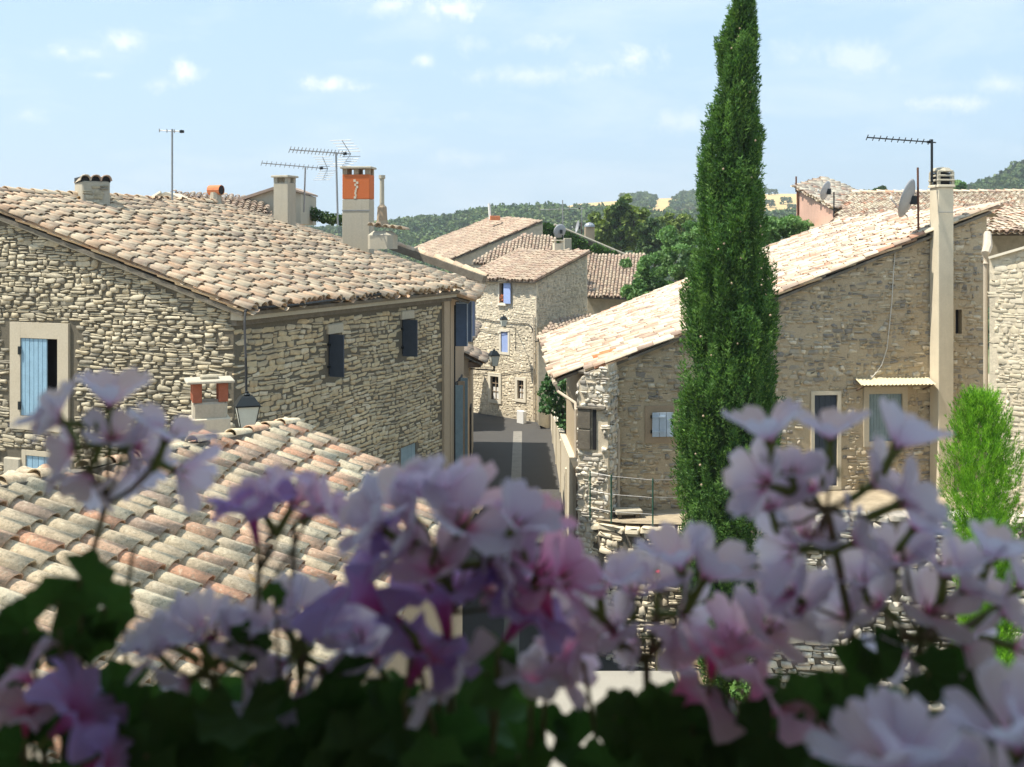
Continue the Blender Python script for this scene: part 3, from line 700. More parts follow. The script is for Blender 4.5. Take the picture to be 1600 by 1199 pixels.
# ------------------------------------------------------------------ house on the right with the long cream roof
XW = 2.59; YG = 30.0; gu = Vector((1, .1, 0)).normalized(); gn = Vector((.1, -1, 0)).normalized(); SR = .391
def right_house():
    H = thing('gable_house', 'brown rubble stone house on the right under a long cream tiled lean-to roof', 'house', (8, 31, -8))
    O = Vector((XW, YG, 0)); W_ = 10.9
    def uv(px, py): p = hit(px, py, O, gn); return ((p-O).dot(gu), p.z)
    def zr(u): return -3.32+SR*u*gu.x-.07
    def rect(x0, y0, x1, y1): a = uv(x0, y1); b = uv(x1, y0); return (a[0], a[1], b[0], b[1])
    wa = rect(1019, 645, 1050, 681); wb = rect(1357, 615, 1409, 690); wc = rect(1272, 617, 1308, 760); slot = rect(1493, 484, 1503, 522)
    poly = [(0, -8.6), (W_, -8.6), (W_, zr(W_)), (0, zr(0))]
    mb = MB().panel(O, gu, poly, [wa, wb, wc, slot], gn, .25)
    bk = Vector((0, 14.5, 0)); mb.panel(O+bk-gu*0, gu, poly)
    mb.add([(2.2, 30.0, -11), (2.2, 44.5, -10.6), (2.2, 44.5, -3.55), (2.2, 30.0, -3.55)], [(0, 1, 2, 3)])
    mb.add([(2.2, 30.0, -11), (XW, 30.0, -11), (XW, 30.0, -3.4), (2.2, 30.0, -3.55)], [(0, 1, 2, 3)])
    e1 = O+gu*W_; mb.add([(e1.x, e1.y, -8.6), (e1.x, e1.y+14.5, -8.6), (e1.x, e1.y+14.5, zr(W_)), (e1.x, e1.y, zr(W_))], [(0, 1, 2, 3)])
    wall = mb.build('wall', M['mortar_brown'], H)
    g = .0
    holes = [(wa[0]-.2, wa[1]-.22, wa[2]+.17, wa[3]+.22), (wb[0]-.17, wb[1]-.18, wb[2]+.12, wb[3]+.3), (wc[0]-.15, wc[1], wc[2]+.1, wc[3]+.12), slot]
    st = stone_layout(O, gu, gn, [(0, -8), (W_-.05, -8), (W_-.05, zr(W_)-.05), (0, zr(0)-.05)], holes, h=(.075, .15), w=(.10, .34), depth=(.004, .05), gap=.02, nv=10, lift=-.006, wob=.04, keep=.9)
    pieces(wall, 'stone', RUBBLE, st, M['stone_brown'], 300)
    # windows
    w = window(H, O, gu, gn, wa, .20, M['plaster_brown'], 'dark', None, proud=.035, deep=.2, label='small window closed by a pale blue shutter')
    bw = (wa[2]-wa[0]+.04)/3
    for i in range(3): MB().box(O+gu*(wa[0]-.02+bw*(i+.5))+gn*.075+Vector((0, 0, (wa[1]+wa[3])/2)), (bw-.012, .03, wa[3]-wa[1]+.04), (gu, gn, Vector((0, 0, 1)))).build('shutter_board', M['blue_pale'], w)
    for v in (wa[1]+.12, wa[3]-.1): MB().box(O+gu*(wa[0]+.16)+gn*.1+Vector((0, 0, v)), (.36, .02, .045), (gu, gn, Vector((0, 0, 1)))).build('strap', M['blue_pale'], w)
    for v in (wa[1]+.12, wa[3]-.1): MB().box(O+gu*(wa[0]-.03)+gn*.06+Vector((0, 0, v)), (.05, .05, .08), (gu, gn, Vector((0, 0, 1)))).build('hinge', M['iron'], w)
    w = window(H, O, gu, gn, wb, .15, M['plaster_surround'], 'shutter', M['blue_grey'], proud=.05, deep=.1, boards=12, head=.05, label='window with narrow grey-blue boards under the cream canopy')
    w = window(H, O, gu, gn, wc, .10, M['plaster_pale'], 'shutter', M['blue_dark'], proud=.05, deep=.16, boards=4, label='tall window with pale jambs, half hidden by the flowers')
    window(H, O, gu, gn, slot, 0, M['plaster_brown'], 'dark', None, deep=.2, name='slot')
    # corrugated canopy on two brackets
    c = P(1389, 600, 30.3); cx0, cz = uv(1332, 592)[0], uv(1332, 592)[1]; cx1 = uv(1446, 600)[0]
    cp = MB(); N = 60; vs = []
    for i in range(N+1):
        u = cx0+(cx1-cx0)*i/N; zz = .018*math.sin(i*math.pi/1.5)
        vs += [O+gu*(u+.06)+gn*.03+Vector((0, 0, cz+.02+zz)), O+gu*u+gn*.62+Vector((0, 0, cz-.10+zz))]
    fs = [(2*i, 2*i+1, 2*i+3, 2*i+2) for i in range(N)]; b = len(vs); vs2 = [v-Vector((0, 0, .012)) for v in vs]
    cp.add(vs+vs2, fs+[tuple(b+q for q in reversed(f)) for f in fs]+[(2*i+1, b+2*i+1, b+2*i+3, 2*i+3) for i in range(N)])
    cn = cp.build('canopy', M['cream_sheet'], H)
    for u in (cx0+.12, cx1-.08):
        MB().tube([O+gu*u+gn*.02+Vector((0, 0, cz-.32)), O+gu*u+gn*.55+Vector((0, 0, cz-.14))], .022, 6).build('bracket', M['wood'], cn)
    # roof: contour lines run away from us, tiles fall towards the lane
    sv = Vector((1, 0, SR)).normalized(); RO_ = Vector((1.25, 0, -3.32-SR*(XW-1.25)))
    e, s, n = tile_frame(Vector((0, 1, 0)), sv); k = math.sqrt(1+SR*SR); sg = 1 if e.y > 0 else -1
    X1 = 13.45
    pts = [(31.2, 1.25), (44.6, 1.25), (44.6, X1), (YG+.1*(X1-XW)-.22, X1), (YG-.18, XW-.1), (YG+.1, XW-.5), (31.2, XW-.75)]
    poly = [(sg*y, (x-1.25)*k) for y, x in pts]
    rf = make_roof(H, M['tile_cream'], RO_, e, s, poly, 300, True, sag=.02, jit=1.6, sp=.25, ex=.46)
    rf['label'] = 'long cream tiled slope with scattered brown and orange tiles'
    ridge_tiles(rf, (X1, YG+.9, .95), (X1, 44.6, .95), M['tile_cream'])
    # back slope
    mb = MB().add([(X1, YG+.9, .9), (X1, 44.6, .9), (X1+.25, 44.6, .75), (X1+.25, YG+.9, .75)], [(0, 1, 2, 3)]); mb.build('verge_band', M['plaster'], rf)
    vb = MB().box(O+gu*(W_/2)+gn*.05+Vector((0, 0, -3.32+SR*W_/2*gu.x-.06)), (W_*1.07, .12, .05), ((gu+Vector((0, 0, SR*gu.x))).normalized(), gn, (Vector((0, 0, 1))-gu*SR).normalized())); vb.build('verge_band', M['plaster_pale'], H)
    # bright orange tile at the lower corner and near the chimney foot
    for (px, py, sc) in ((927, 566, 1.1), (938, 561, 1.1), (1436, 370, .9)):
        p = hit(px, py, RO_, n)+Vector((0, -.15, .10)); V, T = COVER[1]; me = mesh_tris('roof_tile', V*sc, T); me.materials.append(M['tile_orange'])
        link('roof_tile', me, rf, Matrix(((e.x, s.x, n.x, p.x), (e.y, s.y, n.y, p.y), (e.z, s.z, n.z, p.z), (0, 0, 0, 1))))['label'] = 'single bright orange tile at the verge'
    # gutters and downpipes
    MB().tube([(1.22, 31.0, -3.98), (1.20, 44.6, -3.98)], .07, 8).build('gutter', M['pipe'], H)
    MB().tube([P(868, 600, 31.0), P(872, 612, 31.0), P(899, 630, 30.2), P(900, 640, 30.0), P(900, 715, 29.9)], .045, 8).build('downpipe', M['pipe'], H)
    MB().tube([P(946, 655, 29.95), P(952, 658, 29.9), P(966, 672, 29.85), P(966, 800, 29.8)], .05, 8).build('downpipe', M['pipe'], H)
    return H, O
RH, RGO = right_house()
def on_gable(px, py, d=0): return hit(px, py, RGO, gn)+gn*d

def simple_ax(ang): return (Vector((math.cos(ang), math.sin(ang), 0)), Vector((-math.sin(ang), math.cos(ang), 0)), Vector((0, 0, 1)))
AZ = Vector((0, 0, 1))
# tall rendered chimney stack on the gable
def tall_chimney():
    T = thing('chimney', 'tall square cream rendered chimney running up the brown gable wall, louvred cap on top', 'chimney', tuple(on_gable(1464, 720, .3)))
    a = on_gable(1460, 700); ax = (gu, -gn, AZ); w = .46; zt = (HY-293)/F*30.4; c = on_gable(1463, 690, .30)
    MB().rbox(Vector((c.x, c.y, (zt-8)/2)), (w-.02, .52, zt+8), ax, .015).build('stack', M['plaster_pale'], T)
    MB().rbox(Vector((c.x, c.y, zt+.04)), (w+.06, .60, .07), ax, .02).build('slab', M['plaster_pale'], T)
    cp = MB()
    for k in range(3):
        z = zt+.15+k*.125
        cp.rbox(Vector((c.x, c.y, z+.055)), (w+.05-k*.03, .58-k*.03, .05), ax, .015)
        for i in (-1, 1):
            for j in (-1, 1): cp.box(Vector((c.x, c.y, z-.02))+gu*(i*(w/2-.03))+gn*(j*.22), (.08, .08, .10), ax)
    cap = cp.build('cap', M['plaster'], T)
    MB().box(Vector((c.x, c.y, zt+.22)), (w-.14, .34, .38), ax).build('flue', M['dark'], cap)
    MB().lathe(Vector((c.x, c.y, zt+.455)), [(.30, 0), (.22, .09), (.05, .12), (.0, .12)], 8).build('cap_top', M['plaster'], cap)
    MB().tube([c+gu*(-.25)+gn*.34+AZ*((HY-332)/F*30.4-c.z), c+gu*.25+gn*.34+AZ*((HY-332)/F*30.4-c.z)], .012, 5).build('band', M['metal'], T)
    return c, zt
CC, CZT = tall_chimney()

def antenna(label, base, top, boom0, boom1, boom_z, n_el=10, refl=None, el=.22, r=.02, group=None, name='antenna', mat='metal'):
    """mast plus yagi boom from boom0 to boom1 (x, y) at height boom_z"""
    base, top = Vector(base), Vector(top)
    T = thing(name, label, 'antenna', tuple(base), group)
    MB().tube([base, top], r, 6).build('mast', M[mat], T)
    if boom0 is None: return T
    b0, b1 = Vector(boom0), Vector(boom1); bo = MB().tube([b0, b1], r*.55, 5).build('boom', M[mat], T)
    d = (b1-b0).normalized(); q = d.cross(AZ).normalized(); e = MB(); sk = (q*.45+d*.1+AZ*.9).normalized()
    for i in range(n_el):
        p = b0+(b1-b0)*(i/(n_el-1)*.9); e.tube([p-sk*el/2, p+sk*el/2], r*.42, 4)
    e.build('elements', M[mat], bo)
    MB().box(b0+(b1-b0)*.9, (.10, .07, .07)).build('clamp', M['iron'], bo)
    if refl:
        e = MB()
        for k in range(-5, 6):
            if k == 0: continue
            c = b1+AZ*(k*.07)-d*(abs(k)**1.6*.018)*refl; e.tube([c-q*.28-d*.12, c+q*.28+d*.12], r*.3, 4)
        e.tube([b1+AZ*.35-d*.2*refl, b1, b1-AZ*.35-d*.2*refl], r*.4, 4)
        e.build('reflector', M[mat], bo)
    return T
def dish(label, c, R_, face, post, mat='dish', group='satellite dishes on the roofs'):
    c = Vector(c); f = Vector(face).normalized(); T = thing('satellite_dish', label, 'satellite dish', tuple(post[0]), group)
    prof = [(R_*i/8, .16*R_*(i/8)**2*1.6) for i in range(9)]+[(R_*1.02, .25*R_), (R_*1.0, .235*R_)]+[(R_*i/8, .16*R_*(i/8)**2*1.6-.02) for i in range(8, -1, -1)]
    MB().lathe(c, prof, 28, f).build('reflector', M[mat], T, smooth=True)
    MB().tube([Vector(p) for p in post], .03, 7).build('post', M['rust'] if len(label) % 2 else M['iron'], T)
    MB().box(c-f*.06, (.16, .12, .24)).build('bracket', M['iron'], T)
    dn_ = (c-AZ*R_*.95+f*.1); MB().tube([dn_, c+f*R_*1.1-AZ*R_*.25], .014, 5).build('feed_arm', M['metal'], T)
    MB().tube([c+f*R_*1.1-AZ*R_*.25, c+f*R_*1.0-AZ*R_*.22], .045, 8).build('receiver', M['white_paint'], T)
    return T
top = P(1456, 285, 30.4)
antenna('mast with a long bare aerial pointing left above the tall cream chimney', top, P(1456, 218, 30.4), P(1355, 215, 29.6), P(1462, 223, 30.6), 0, 11, r=.035, el=.16, mat='iron')
yb = 30.9
dish('large grey satellite dish on a rusty post beside the tall chimney', P(1424, 312, yb), .56, (-.78, .55, .30), [P(1435, 366, yb+.1), P(1434, 262, yb+.1)])
# hanging white cable
MB().tube([on_gable(x, y, .07) for x, y in ((1402, 386), (1397, 392), (1394, 430), (1392, 470), (1388, 510), (1384, 545), (1376, 570), (1366, 584), (1358, 592))], .014, 5).build('cable', M['white_cable'], origin=on_gable(1394, 430))
tag(bpy.context.scene.objects['cable'], 'thin white cable hanging down the brown gable wall to the cream canopy', 'cable')

# buttress of white rubble at the lane corner
def buttress():
    n = Vector((-.42, -.907, 0)).normalized(); u = Vector((.907, -.42, 0)).normalized(); A = P(903, 700, 29.6); O = Vector((A.x, A.y, 0)); wdt = .86
    T = thing('stone_pier', 'rough white stone pier at the lane corner below the cream roof', 'pier', (A.x, A.y, -11))
    zt = -(568-HY)/F*29.5
    poly = [(0, -11), (wdt, -11), (wdt, zt), (.12, zt-.35), (0, zt-.5)]
    mb = MB(); mb.prism([O+u*a+AZ*b for a, b in poly], -n*.75); core = mb.build('core', M['mortar_pale'], T)
    z1, z2 = -(638-HY)/F*29.5, -(702-HY)/F*29.5
    st = stone_layout(O, u, n, [(-.04, -10.9), (wdt+.04, -10.9), (wdt+.04, zt), (.1, zt-.3), (-.04, zt-.5)], [(0.0, z2, wdt*.72, z1)], h=(.07, .17), w=(.09, .30), depth=(.01, .08), gap=.02, nv=10)
    st += stone_layout(O-n*.75, n, -u, [(0, -10.9), (.78, -10.9), (.78, zt-.5), (0, zt-.5)], (), h=(.09, .2), w=(.12, .3), depth=(.02, .08), gap=.02, nv=10)
    st += stone_layout(O+u*wdt, -n, u, [(0, -10.9), (.78, -10.9), (.78, zt-.1), (0, zt)], (), h=(.09, .2), w=(.12, .3), depth=(.02, .08), gap=.02, nv=10)
    pieces(core, 'stone', RUBBLE, st, M['stone_white'], 300)
    MB().rbox(O+u*.20+n*.03+AZ*((z1+z2)/2+.28), (.38, .10, .52), (u, n, AZ)).build('slab', M['mortar_mid'], T)
    MB().rbox(O+u*.20+n*.03+AZ*((z1+z2)/2-.28), (.38, .10, .52), (u, n, AZ)).build('slab', M['mortar_mid'], T)
    MB().box(O+u*.48+n*.01+AZ*((z1+z2)/2), (.10, .06, 1.08), (u, n, AZ)).build('slot', M['dark'], T)
    MB().rbox(O+u*.40+n*.03+AZ*(z1+.03), (.82, .16, .06), (u, n, AZ)).build('slab', M['mortar_mid'], T)
buttress()

# ------------------------------------------------------------------ garden walls, terraces
def rubble_wall(name, label, cat, pts, z0, z1, m, back, thick=.45, h=(.10, .2), w=(.15, .42), depth=(.03, .09), limit=300, cop=True, group=None, copm=None):
    T = thing(name, label, cat, (pts[0][0], pts[0][1], z0), group); core = MB(); st = []; cp = []
    for (a, b) in zip(pts, pts[1:]):
        A = Vector((a[0], a[1], 0)); B = Vector((b[0], b[1], 0)); u = (B-A).normalized(); n = Vector((u.y, -u.x, 0))
        if n.y > 0 or (abs(n.y) < .3 and n.x > 0): n = -n
        L = (B-A).length; ta = a[2] if len(a) > 2 else z1; tb = b[2] if len(b) > 2 else z1
        core.prism([A+AZ*z0, B+AZ*z0, B+AZ*tb, A+AZ*ta], -n*thick)
        st += stone_layout(A, u, n, [(0, z0), (L, z0), (L, tb), (0, ta)], (), h=h, w=w, depth=depth, gap=.02, nv=10, wob=.03)
        if cop:
            k = max(1, int(L/.42))
            for i in range(k):
                c = A+u*(L*(i+.5)/k)-n*(thick/2-.05)+AZ*(ta+(tb-ta)*(i+.5)/k+.02); s = random.uniform(.9, 1.05)
                V = np.stack([fit(u)*(L/k*.98), fit(-n)*(thick+.12)*s, fit(AZ)*.09], 1); cp.append((random.randrange(10), V, fit(c)))
    c = core.build('core', back, T); pieces(c, 'stone', RUBBLE, st, m, limit)
    if cp: pieces(T, 'coping_stone', RUBBLE, cp, copm or m, 300)
    return T
arc = [(1.95, 29.9, -7.6), (2.3, 29.1, -7.55), (2.9, 28.6, -7.5), (3.8, 28.35, -7.45), (5.2, 28.3, -7.45)]
rubble_wall('retaining_wall', 'curved pale stone retaining wall below the green fence posts', 'wall', arc, -11, -7.2, M['stone_far'], M['mortar_mid'])
MB().add([(1.95, 29.95, -7.4), (2.3, 29.2, -7.36), (2.9, 28.7, -7.32), (3.8, 28.5, -7.3), (5.2, 28.5, -7.3), (5.2, 30.3, -7.3), (2.2, 30.0, -7.4)], [tuple(range(7))]).build('terrace', M['gravel'])['kind'] = 'structure'
rubble_wall('garden_wall', 'long sunlit white stone garden wall behind the flowers at right', 'wall', [(5.2, 25.4, -6.35), (8.6, 25.0, -6.3), (11.2, 24.8, -6.25), (15, 24.6, -6.2)], -11, -6.3, M['stone_white'], M['mortar_mid'], h=(.12, .24), w=(.2, .5))
MB().add([(5.2, 25.8, -6.9), (15, 25.0, -6.9), (15, 31.4, -6.9), (5.2, 30.3, -6.9)], [(0, 1, 2, 3)]).build('upper_terrace', M['gravel'])['kind'] = 'structure'
MB().add([(5.2, 25.8, -6.9), (5.2, 30.3, -6.9), (5.2, 30.3, -11), (5.2, 25.8, -11)], [(0, 1, 2, 3)]).build('terrace_edge', M['plaster_tan'])['kind'] = 'structure'
# lane wall with plaster, fig growing over it
lw = MB(); lw.prism([(1.98, 35.5, -10.7), (2.0, 57, -9.7), (2.0, 57, -8.6), (1.98, 46, -7.9), (1.98, 35.5, -7.25)], (.22, 0, 0))
tag(lw.build('lane_wall', M['plaster_pale'], origin=(2, 45, -10)), 'low plastered wall along the right side of the lane under the fig bush', 'wall')
lw = bpy.context.scene.objects['lane_wall']
for y in (40, 44.5, 49, 53): MB().box((1.965, y, GZ(y)+1.15), (.06, .22, 2.1)).build('pilaster', M['plaster_white'], lw)
# gate in the dark recess
g = thing('gate', 'dark wooden gate in the shade beside the white stone pier', 'gate', (2.05, 33, -10.8))
for i in range(7): MB().box((2.06, 31.2+.55*i, -8.95), (.05, .5, 3.3)).build('board', M['wood'], g)
MB().box((2.04, 33, -7.25), (.12, 4.4, .12)).build('lintel', M['plaster_tan'], g)

# fence posts with wires, stone bench
posts = [(922, 736, 650+0, 29.15), (955, 742, 0, 28.75), (1020, 748, 0, 28.5)]
f = thing('wire_fence', 'light wire fence on thin green posts along the curved terrace edge', 'fence', (2.6, 28.8, -7.3))
pp = []
for (x, y, _, Y) in posts:
    b = P(x, 820, Y); b.z = -7.35; t = P(x, y, Y); MB().tube([b, t], .022, 6).build('post', M['green_paint'], f); pp.append((b, t))
for k in (.25, .6, .97): MB().tube([b+(t-b)*k for b, t in pp]+[pp[-1][0]+(pp[-1][1]-pp[-1][0])*k+Vector((1.0, .05, 0))], .006, 4).build('wire', M['metal'], f)
b = thing('stone_bench', 'low grey stone slab bench standing on the small terrace', 'bench', tuple(P(981, 818, 29.4)))
c = P(981, 798, 29.4); MB().rbox(c, (.72, .42, .10), simple_ax(.1), .02).build('seat', M['plaster'], b)
for dx in (-.24, .24): MB().rbox(c+Vector((dx, 0, -.19)), (.12, .32, .27), simple_ax(.1), .02).build('leg', M['mortar_mid'], b)

# ------------------------------------------------------------------ wall of the house at the right edge
def edge_house():
    A = P(1546, 700, 27.2); O = Vector((A.x, A.y, 0)); u = Vector((.82, -.57, 0)).normalized(); n = Vector((-.57, -.82, 0)).normalized()
    H = thing('edge_house', 'brightly lit cream rubble house wall cut off by the right edge of the photo', 'house', (A.x, A.y, -7))
    zt = -(405-HY)/F*27.2; L = 5
    poly = [(0, -7), (L, -7), (L, zt+L*.32+.1), (0, zt)]
    mb = MB().panel(O, u, poly); mb.add([O+AZ*-7, O+AZ*zt, O+AZ*zt-n*3.2, O+AZ*-7-n*3.2], [(0, 1, 2, 3)])
    mb.add([O+AZ*zt, O+u*L+AZ*(zt+L*.32), O+u*L+AZ*(zt+L*.32)-n*3, O+AZ*zt-n*3], [(0, 1, 2, 3)])
    wall = mb.build('wall', M['mortar_pale'], H)
    st = stone_layout(O, u, n, [(0, -6.9), (L, -6.9), (L, zt+L*.32), (0, zt-.02)], (), h=(.08, .17), w=(.12, .34), depth=(.008, .03), gap=.010, nv=10, lift=-.002, wob=.06, irr=.35)
    pieces(wall, 'stone', RUBBLE, st, M['stone_far'], 300)
    MB().box(O+u*(L/2)+n*.03+AZ*(zt+L*.16+.03), (L*1.05, .16, .06), ((u+AZ*.32).normalized(), n, (AZ-u*.32).normalized())).build('verge', M['plaster_white'], H)
    MB().tube([P(1540, 404, 28.2), P(1540, 640, 28.2)], .06, 8).build('downpipe', M['pipe'], H)
    MB().tube([P(1540, 412, 28.15), P(1540, 396, 28.15), P(1543, 386, 28.4), P(1543, 366, 29.2)], [.07, .11, .12, .10], 8).build('hopper', M['pipe'], H)
edge_house()

# ------------------------------------------------------------------ houses along the left side of the lane
def box_house(name, label, x0, x1, y0, y1, ze, slope, wallm, roofm, over=.4, limit=0, hi=False, front_st=None, group=None, z0=-11.5, loc=None):
    """eave along the lane at x1; roof climbs to -x"""
    H = thing(name, label, 'house', (x1, (y0+y1)/2, z0), group)
    rise = slope*(x1-x0); mb = MB()
    mb.add([(x1, y0, z0), (x1, y1, z0), (x1, y1, ze), (x1, y0, ze), (x0, y0, z0), (x0, y1, z0), (x0, y1, ze+rise), (x0, y0, ze+rise)],
           [(0, 1, 2, 3), (4, 7, 6, 5), (0, 3, 7, 4), (1, 5, 6, 2)])
    wl = mb.build('wall', wallm, H); k = math.sqrt(1+slope*slope)
    e, s, n = tile_frame(Vector((0, 1, 0)), Vector((-1, 0, slope))); sg = 1 if e.y > 0 else -1
    O = Vector((x1, 0, ze+.08)); po = [(sg*(y0-.1), -over*k), (sg*(y1+.1), -over*k), (sg*(y1+.1), (x1-x0)*k), (sg*(y0-.1), (x1-x0)*k)]
    if sg < 0: po = po[::-1]
    rf = make_roof(H, roofm, O, e, s, po, limit, hi)
    return H, wl, rf
H1, w1, r1 = box_house('lane_house', 'tan house behind the long stone house with slate blue shutters over the lane', -8.3, -1.62, 29.0, 37.0, -1.42, .335, M['plaster_tan'], M['tile_pink'], .5, 60, True)
# clumsy parapet of tiles and mortar between the two roofs
ridge_tiles(r1, on_roof(590, 383)+Vector((.3, .2, .08)), on_roof(738, 437)+Vector((.4, .1, .10)), M['tile_pink'], name='verge_tile', L=.33, scale=1.15)
pr = MB(); a_, b_ = on_roof(590, 383)+Vector((.3, .2, 0)), on_roof(735, 437)+Vector((.4, .1, 0)); dd = (b_-a_).normalized(); nn_ = dd.cross(AZ).normalized()
pr.box((a_+b_)/2+AZ*.0, ((b_-a_).length, .22, .2), (dd, nn_, dd.cross(nn_))); pr.build('parapet', M['mortar_mid'], H1)
def lane_shutters():
    for (y, z0_, z1_, w_, mt, lab) in ((31.4, -2.95, -1.70, .34, 'blue_slate', None), (33.4, -3.0, -1.75, .40, 'blue_slate', None), (35.4, -3.0, -1.5, .42, 'blue_violet', 'lighter blue shutter nearest the street lamp')):
        f = MB(); f.box((-1.60, y+.45, (z0_+z1_)/2), (.05, .9, z1_-z0_)); w = f.build('window', M['dark'], H1)
        s = MB().box((-1.60+w_/2, y, (z0_+z1_)/2), (w_, .035, z1_-z0_)).build('shutter', M[mt], w)
        if lab: s['label'] = lab
        fr = MB(); q = .03
        fr.box((-1.60+w_-q/2, y-.024, (z0_+z1_)/2), (q, .012, z1_-z0_)); fr.box((-1.60+w_/2, y-.024, z1_-q/2), (w_, .012, q)); fr.build('frame', M['blue_pale'], w)
    for (y, z0_, z1_, w_, mt) in ((30.9, -6.6, -4.0, .22, 'blue_grey'), (32.6, -7.2, -4.1, .20, 'plaster_brown'), (34.2, -7.0, -4.2, .22, 'blue_grey')):
        f = MB(); f.box((-1.60, y+.45, (z0_+z1_)/2), (.05, .9, z1_-z0_)); w = f.build('door', M['dark'], H1)
        MB().box((-1.60+w_/2, y, (z0_+z1_)/2), (w_, .04, z1_-z0_)).build('shutter', M[mt], w)
    MB().tube([(-1.57, 30.1, -1.7), (-1.57, 30.1, -6)], .02, 5).build('pipe', M['iron'], H1)
lane_shutters()
H2, w2, r2 = box_house('porch_house', 'narrow house in the lane whose little tiled eave juts out behind the street lamp', -6.5, -1.55, 39.6, 42.2, -4.15, .5, M['plaster_tan'], M['tile_far'], .52)
MB().box((-1.35, 39.8, -4.38), (.45, .5, .22)).build('eave_beam', M['wood'], H2)
MB().box((-1.53, 40.6, -7.2), (.06, 1.0, 2.4)).build('door', M['dark'], H2)
box_house('row_house', 'tan row house in the shade further along the left of the lane', -7, -1.85, 44.6, 52.6, -3.9, .4, M['plaster_tan'], M['tile_far'], .3)
box_house('shade_house', 'house tucked behind the row on the left that shades the end of the lane', -9, -3.3, 55.6, 60.6, -4.9, .3, M['plaster_tan'], M['tile_far'], .25)

# ------------------------------------------------------------------ far house with violet blue shutters
def far_house():
    A = Vector((-2.6, 62.09, 0)); B = Vector((1.29, 58.2, 0)); u = (B-A).normalized(); n = Vector((-.7071, -.7071, 0)); L = (B-A).length
    H = thing('village_house', 'three storey pale rubble house at the bend of the lane with violet blue shutters', 'house', (B.x, B.y, -9.5))
    ze = -1.98; v = -n; D = B+v*4.1; SLf = .345
    def uv(px, py): p = hit(px, py, A, n); return ((p-A).dot(u), p.z)
    def rect(x0, y0, x1, y1): a = uv(x0, y1); b = uv(x1, y0); return (a[0], a[1], b[0], b[1])
    wins = [rect(781, 443, 790, 473), rect(783, 519, 794, 550), rect(767, 589, 780, 624), rect(809, 595, 819, 623)]
    mb = MB().panel(A, u, [(0, -9.8), (L, -9.8), (L, ze), (0, ze)], wins, n, .2)
    polyS = [(0, -9.8), (4.1, -9.8), (4.1, ze+4.1*SLf), (0, ze)]; mb.panel(B, v, polyS)
    mb.panel(A, v, polyS); mb.panel(A+v*4.1, u, [(0, -9.8), (L, -9.8), (L, ze+4.1*SLf), (0, ze+4.1*SLf)])
    wall = mb.build('wall', M['mortar_pale'], H)
    big = [(w[0]-.12, w[1]-.12, w[2]+.12, w[3]+.12) for w in wins]
    st = stone_layout(A, u, n, [(0, -9.5), (L, -9.5), (L, ze-.15), (0, ze-.15)], big, h=(.08, .2), w=(.12, .34), depth=(.002, .016), gap=.012, nv=10, wob=.12, irr=.4)
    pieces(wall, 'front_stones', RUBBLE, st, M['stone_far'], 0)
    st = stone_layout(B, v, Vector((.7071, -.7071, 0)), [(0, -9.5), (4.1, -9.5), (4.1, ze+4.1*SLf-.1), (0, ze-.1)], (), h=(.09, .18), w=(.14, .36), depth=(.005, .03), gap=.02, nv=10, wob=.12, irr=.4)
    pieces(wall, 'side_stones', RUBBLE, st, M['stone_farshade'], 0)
    MB().box(A+u*(L/2)+n*.08+AZ*(ze-.06), (L+.1, .2, .16), (u, n, AZ)).build('cornice', M['plaster'], H)
    w = window(H, A, u, n, wins[0], .10, M['plaster_white'], 'dark', None, proud=.05, sill=True, label='top window with one shutter open and flowers on the sill')
    c = (wins[0][0]+wins[0][2])/2; ww = .52
    MB().box(A+u*(wins[0][2]+ww/2-.02)+n*.12+AZ*((wins[0][1]+wins[0][3])/2), (ww, .04, wins[0][3]-wins[0][1]+.05), (u, n, AZ)).build('shutter', M['blue_violet'], w)
    fl = MB()
    for i in range(26): fl.box(A+u*random.uniform(wins[0][0]+.03, wins[0][2]-.05)+n*random.uniform(.0, .08)+AZ*(wins[0][1]+random.uniform(.02, .45)), (.06, .06, .05), simple_ax(random.random()))
    fl.build('flowers', M['tile_orange'], w)
    w = window(H, A, u, n, wins[1], .13, M['plaster_white'], 'shutter', M['blue_violet'], proud=.04, deep=.08, boards=1, label='closed violet blue shutter on the middle floor')
    w = window(H, A, u, n, wins[2], .18, M['plaster_white'], 'curtain', None, proud=.06, deep=.1, label='left ground floor window')
    w = window(H, A, u, n, wins[3], .16, M['plaster_white'], 'curtain', None, proud=.06, deep=.1, label='smaller right ground floor window')
    # pipe, cables, white corner stone
    MB().tube([A+u*(L-.12)+n*.08+AZ*z for z in (-3.8, -9.4)], .035, 6).build('downpipe', M['pipe'], H)
    MB().tube([A+u*a+n*.05+AZ*z for a, z in ((.4, -4.15), (2.4, -4.3), (3.6, -4.32), (4.9, -4.3), (5.2, -4.45), (5.3, -4.8))], .02, 5).build('cable', M['cable'], H)
    MB().tube([A+u*a+n*.05+AZ*z for a, z in ((.4, -4.75), (2.6, -4.95), (3.5, -4.8))], .014, 5).build('cable', M['cable'], H)
    MB().tube([A+u*a+n*.05+AZ*z for a, z in ((.4, -7.3), (2.6, -7.2), (5.3, -6.7))], .014, 5).build('cable', M['cable'], H)
    MB().rbox(P(815, 656, 58.0)+AZ*.1, (.5, .25, .75), (u, n, AZ)).build('corner_guard', M['white_paint'], H)
    # roof
    e, s, nn = tile_frame(u, (v+AZ*SLf).normalized()); sg = 1 if e.dot(u) > 0 else -1; k = math.sqrt(1+SLf**2)
    O = A+AZ*(ze+.06); a, b = (-.2, L+.18) if sg > 0 else (-(L+.18), .2)
    rf = make_roof(H, M['tile_far'], O, e, s, [(a, -.35), (b, -.35), (b, 4.2*k), (a, 4.2*k)], 0, False, sp=.24, ex=.36)
    return H, A, u, n, O, nn
FH, FA, FU, FN, FRO, FRN = far_house()
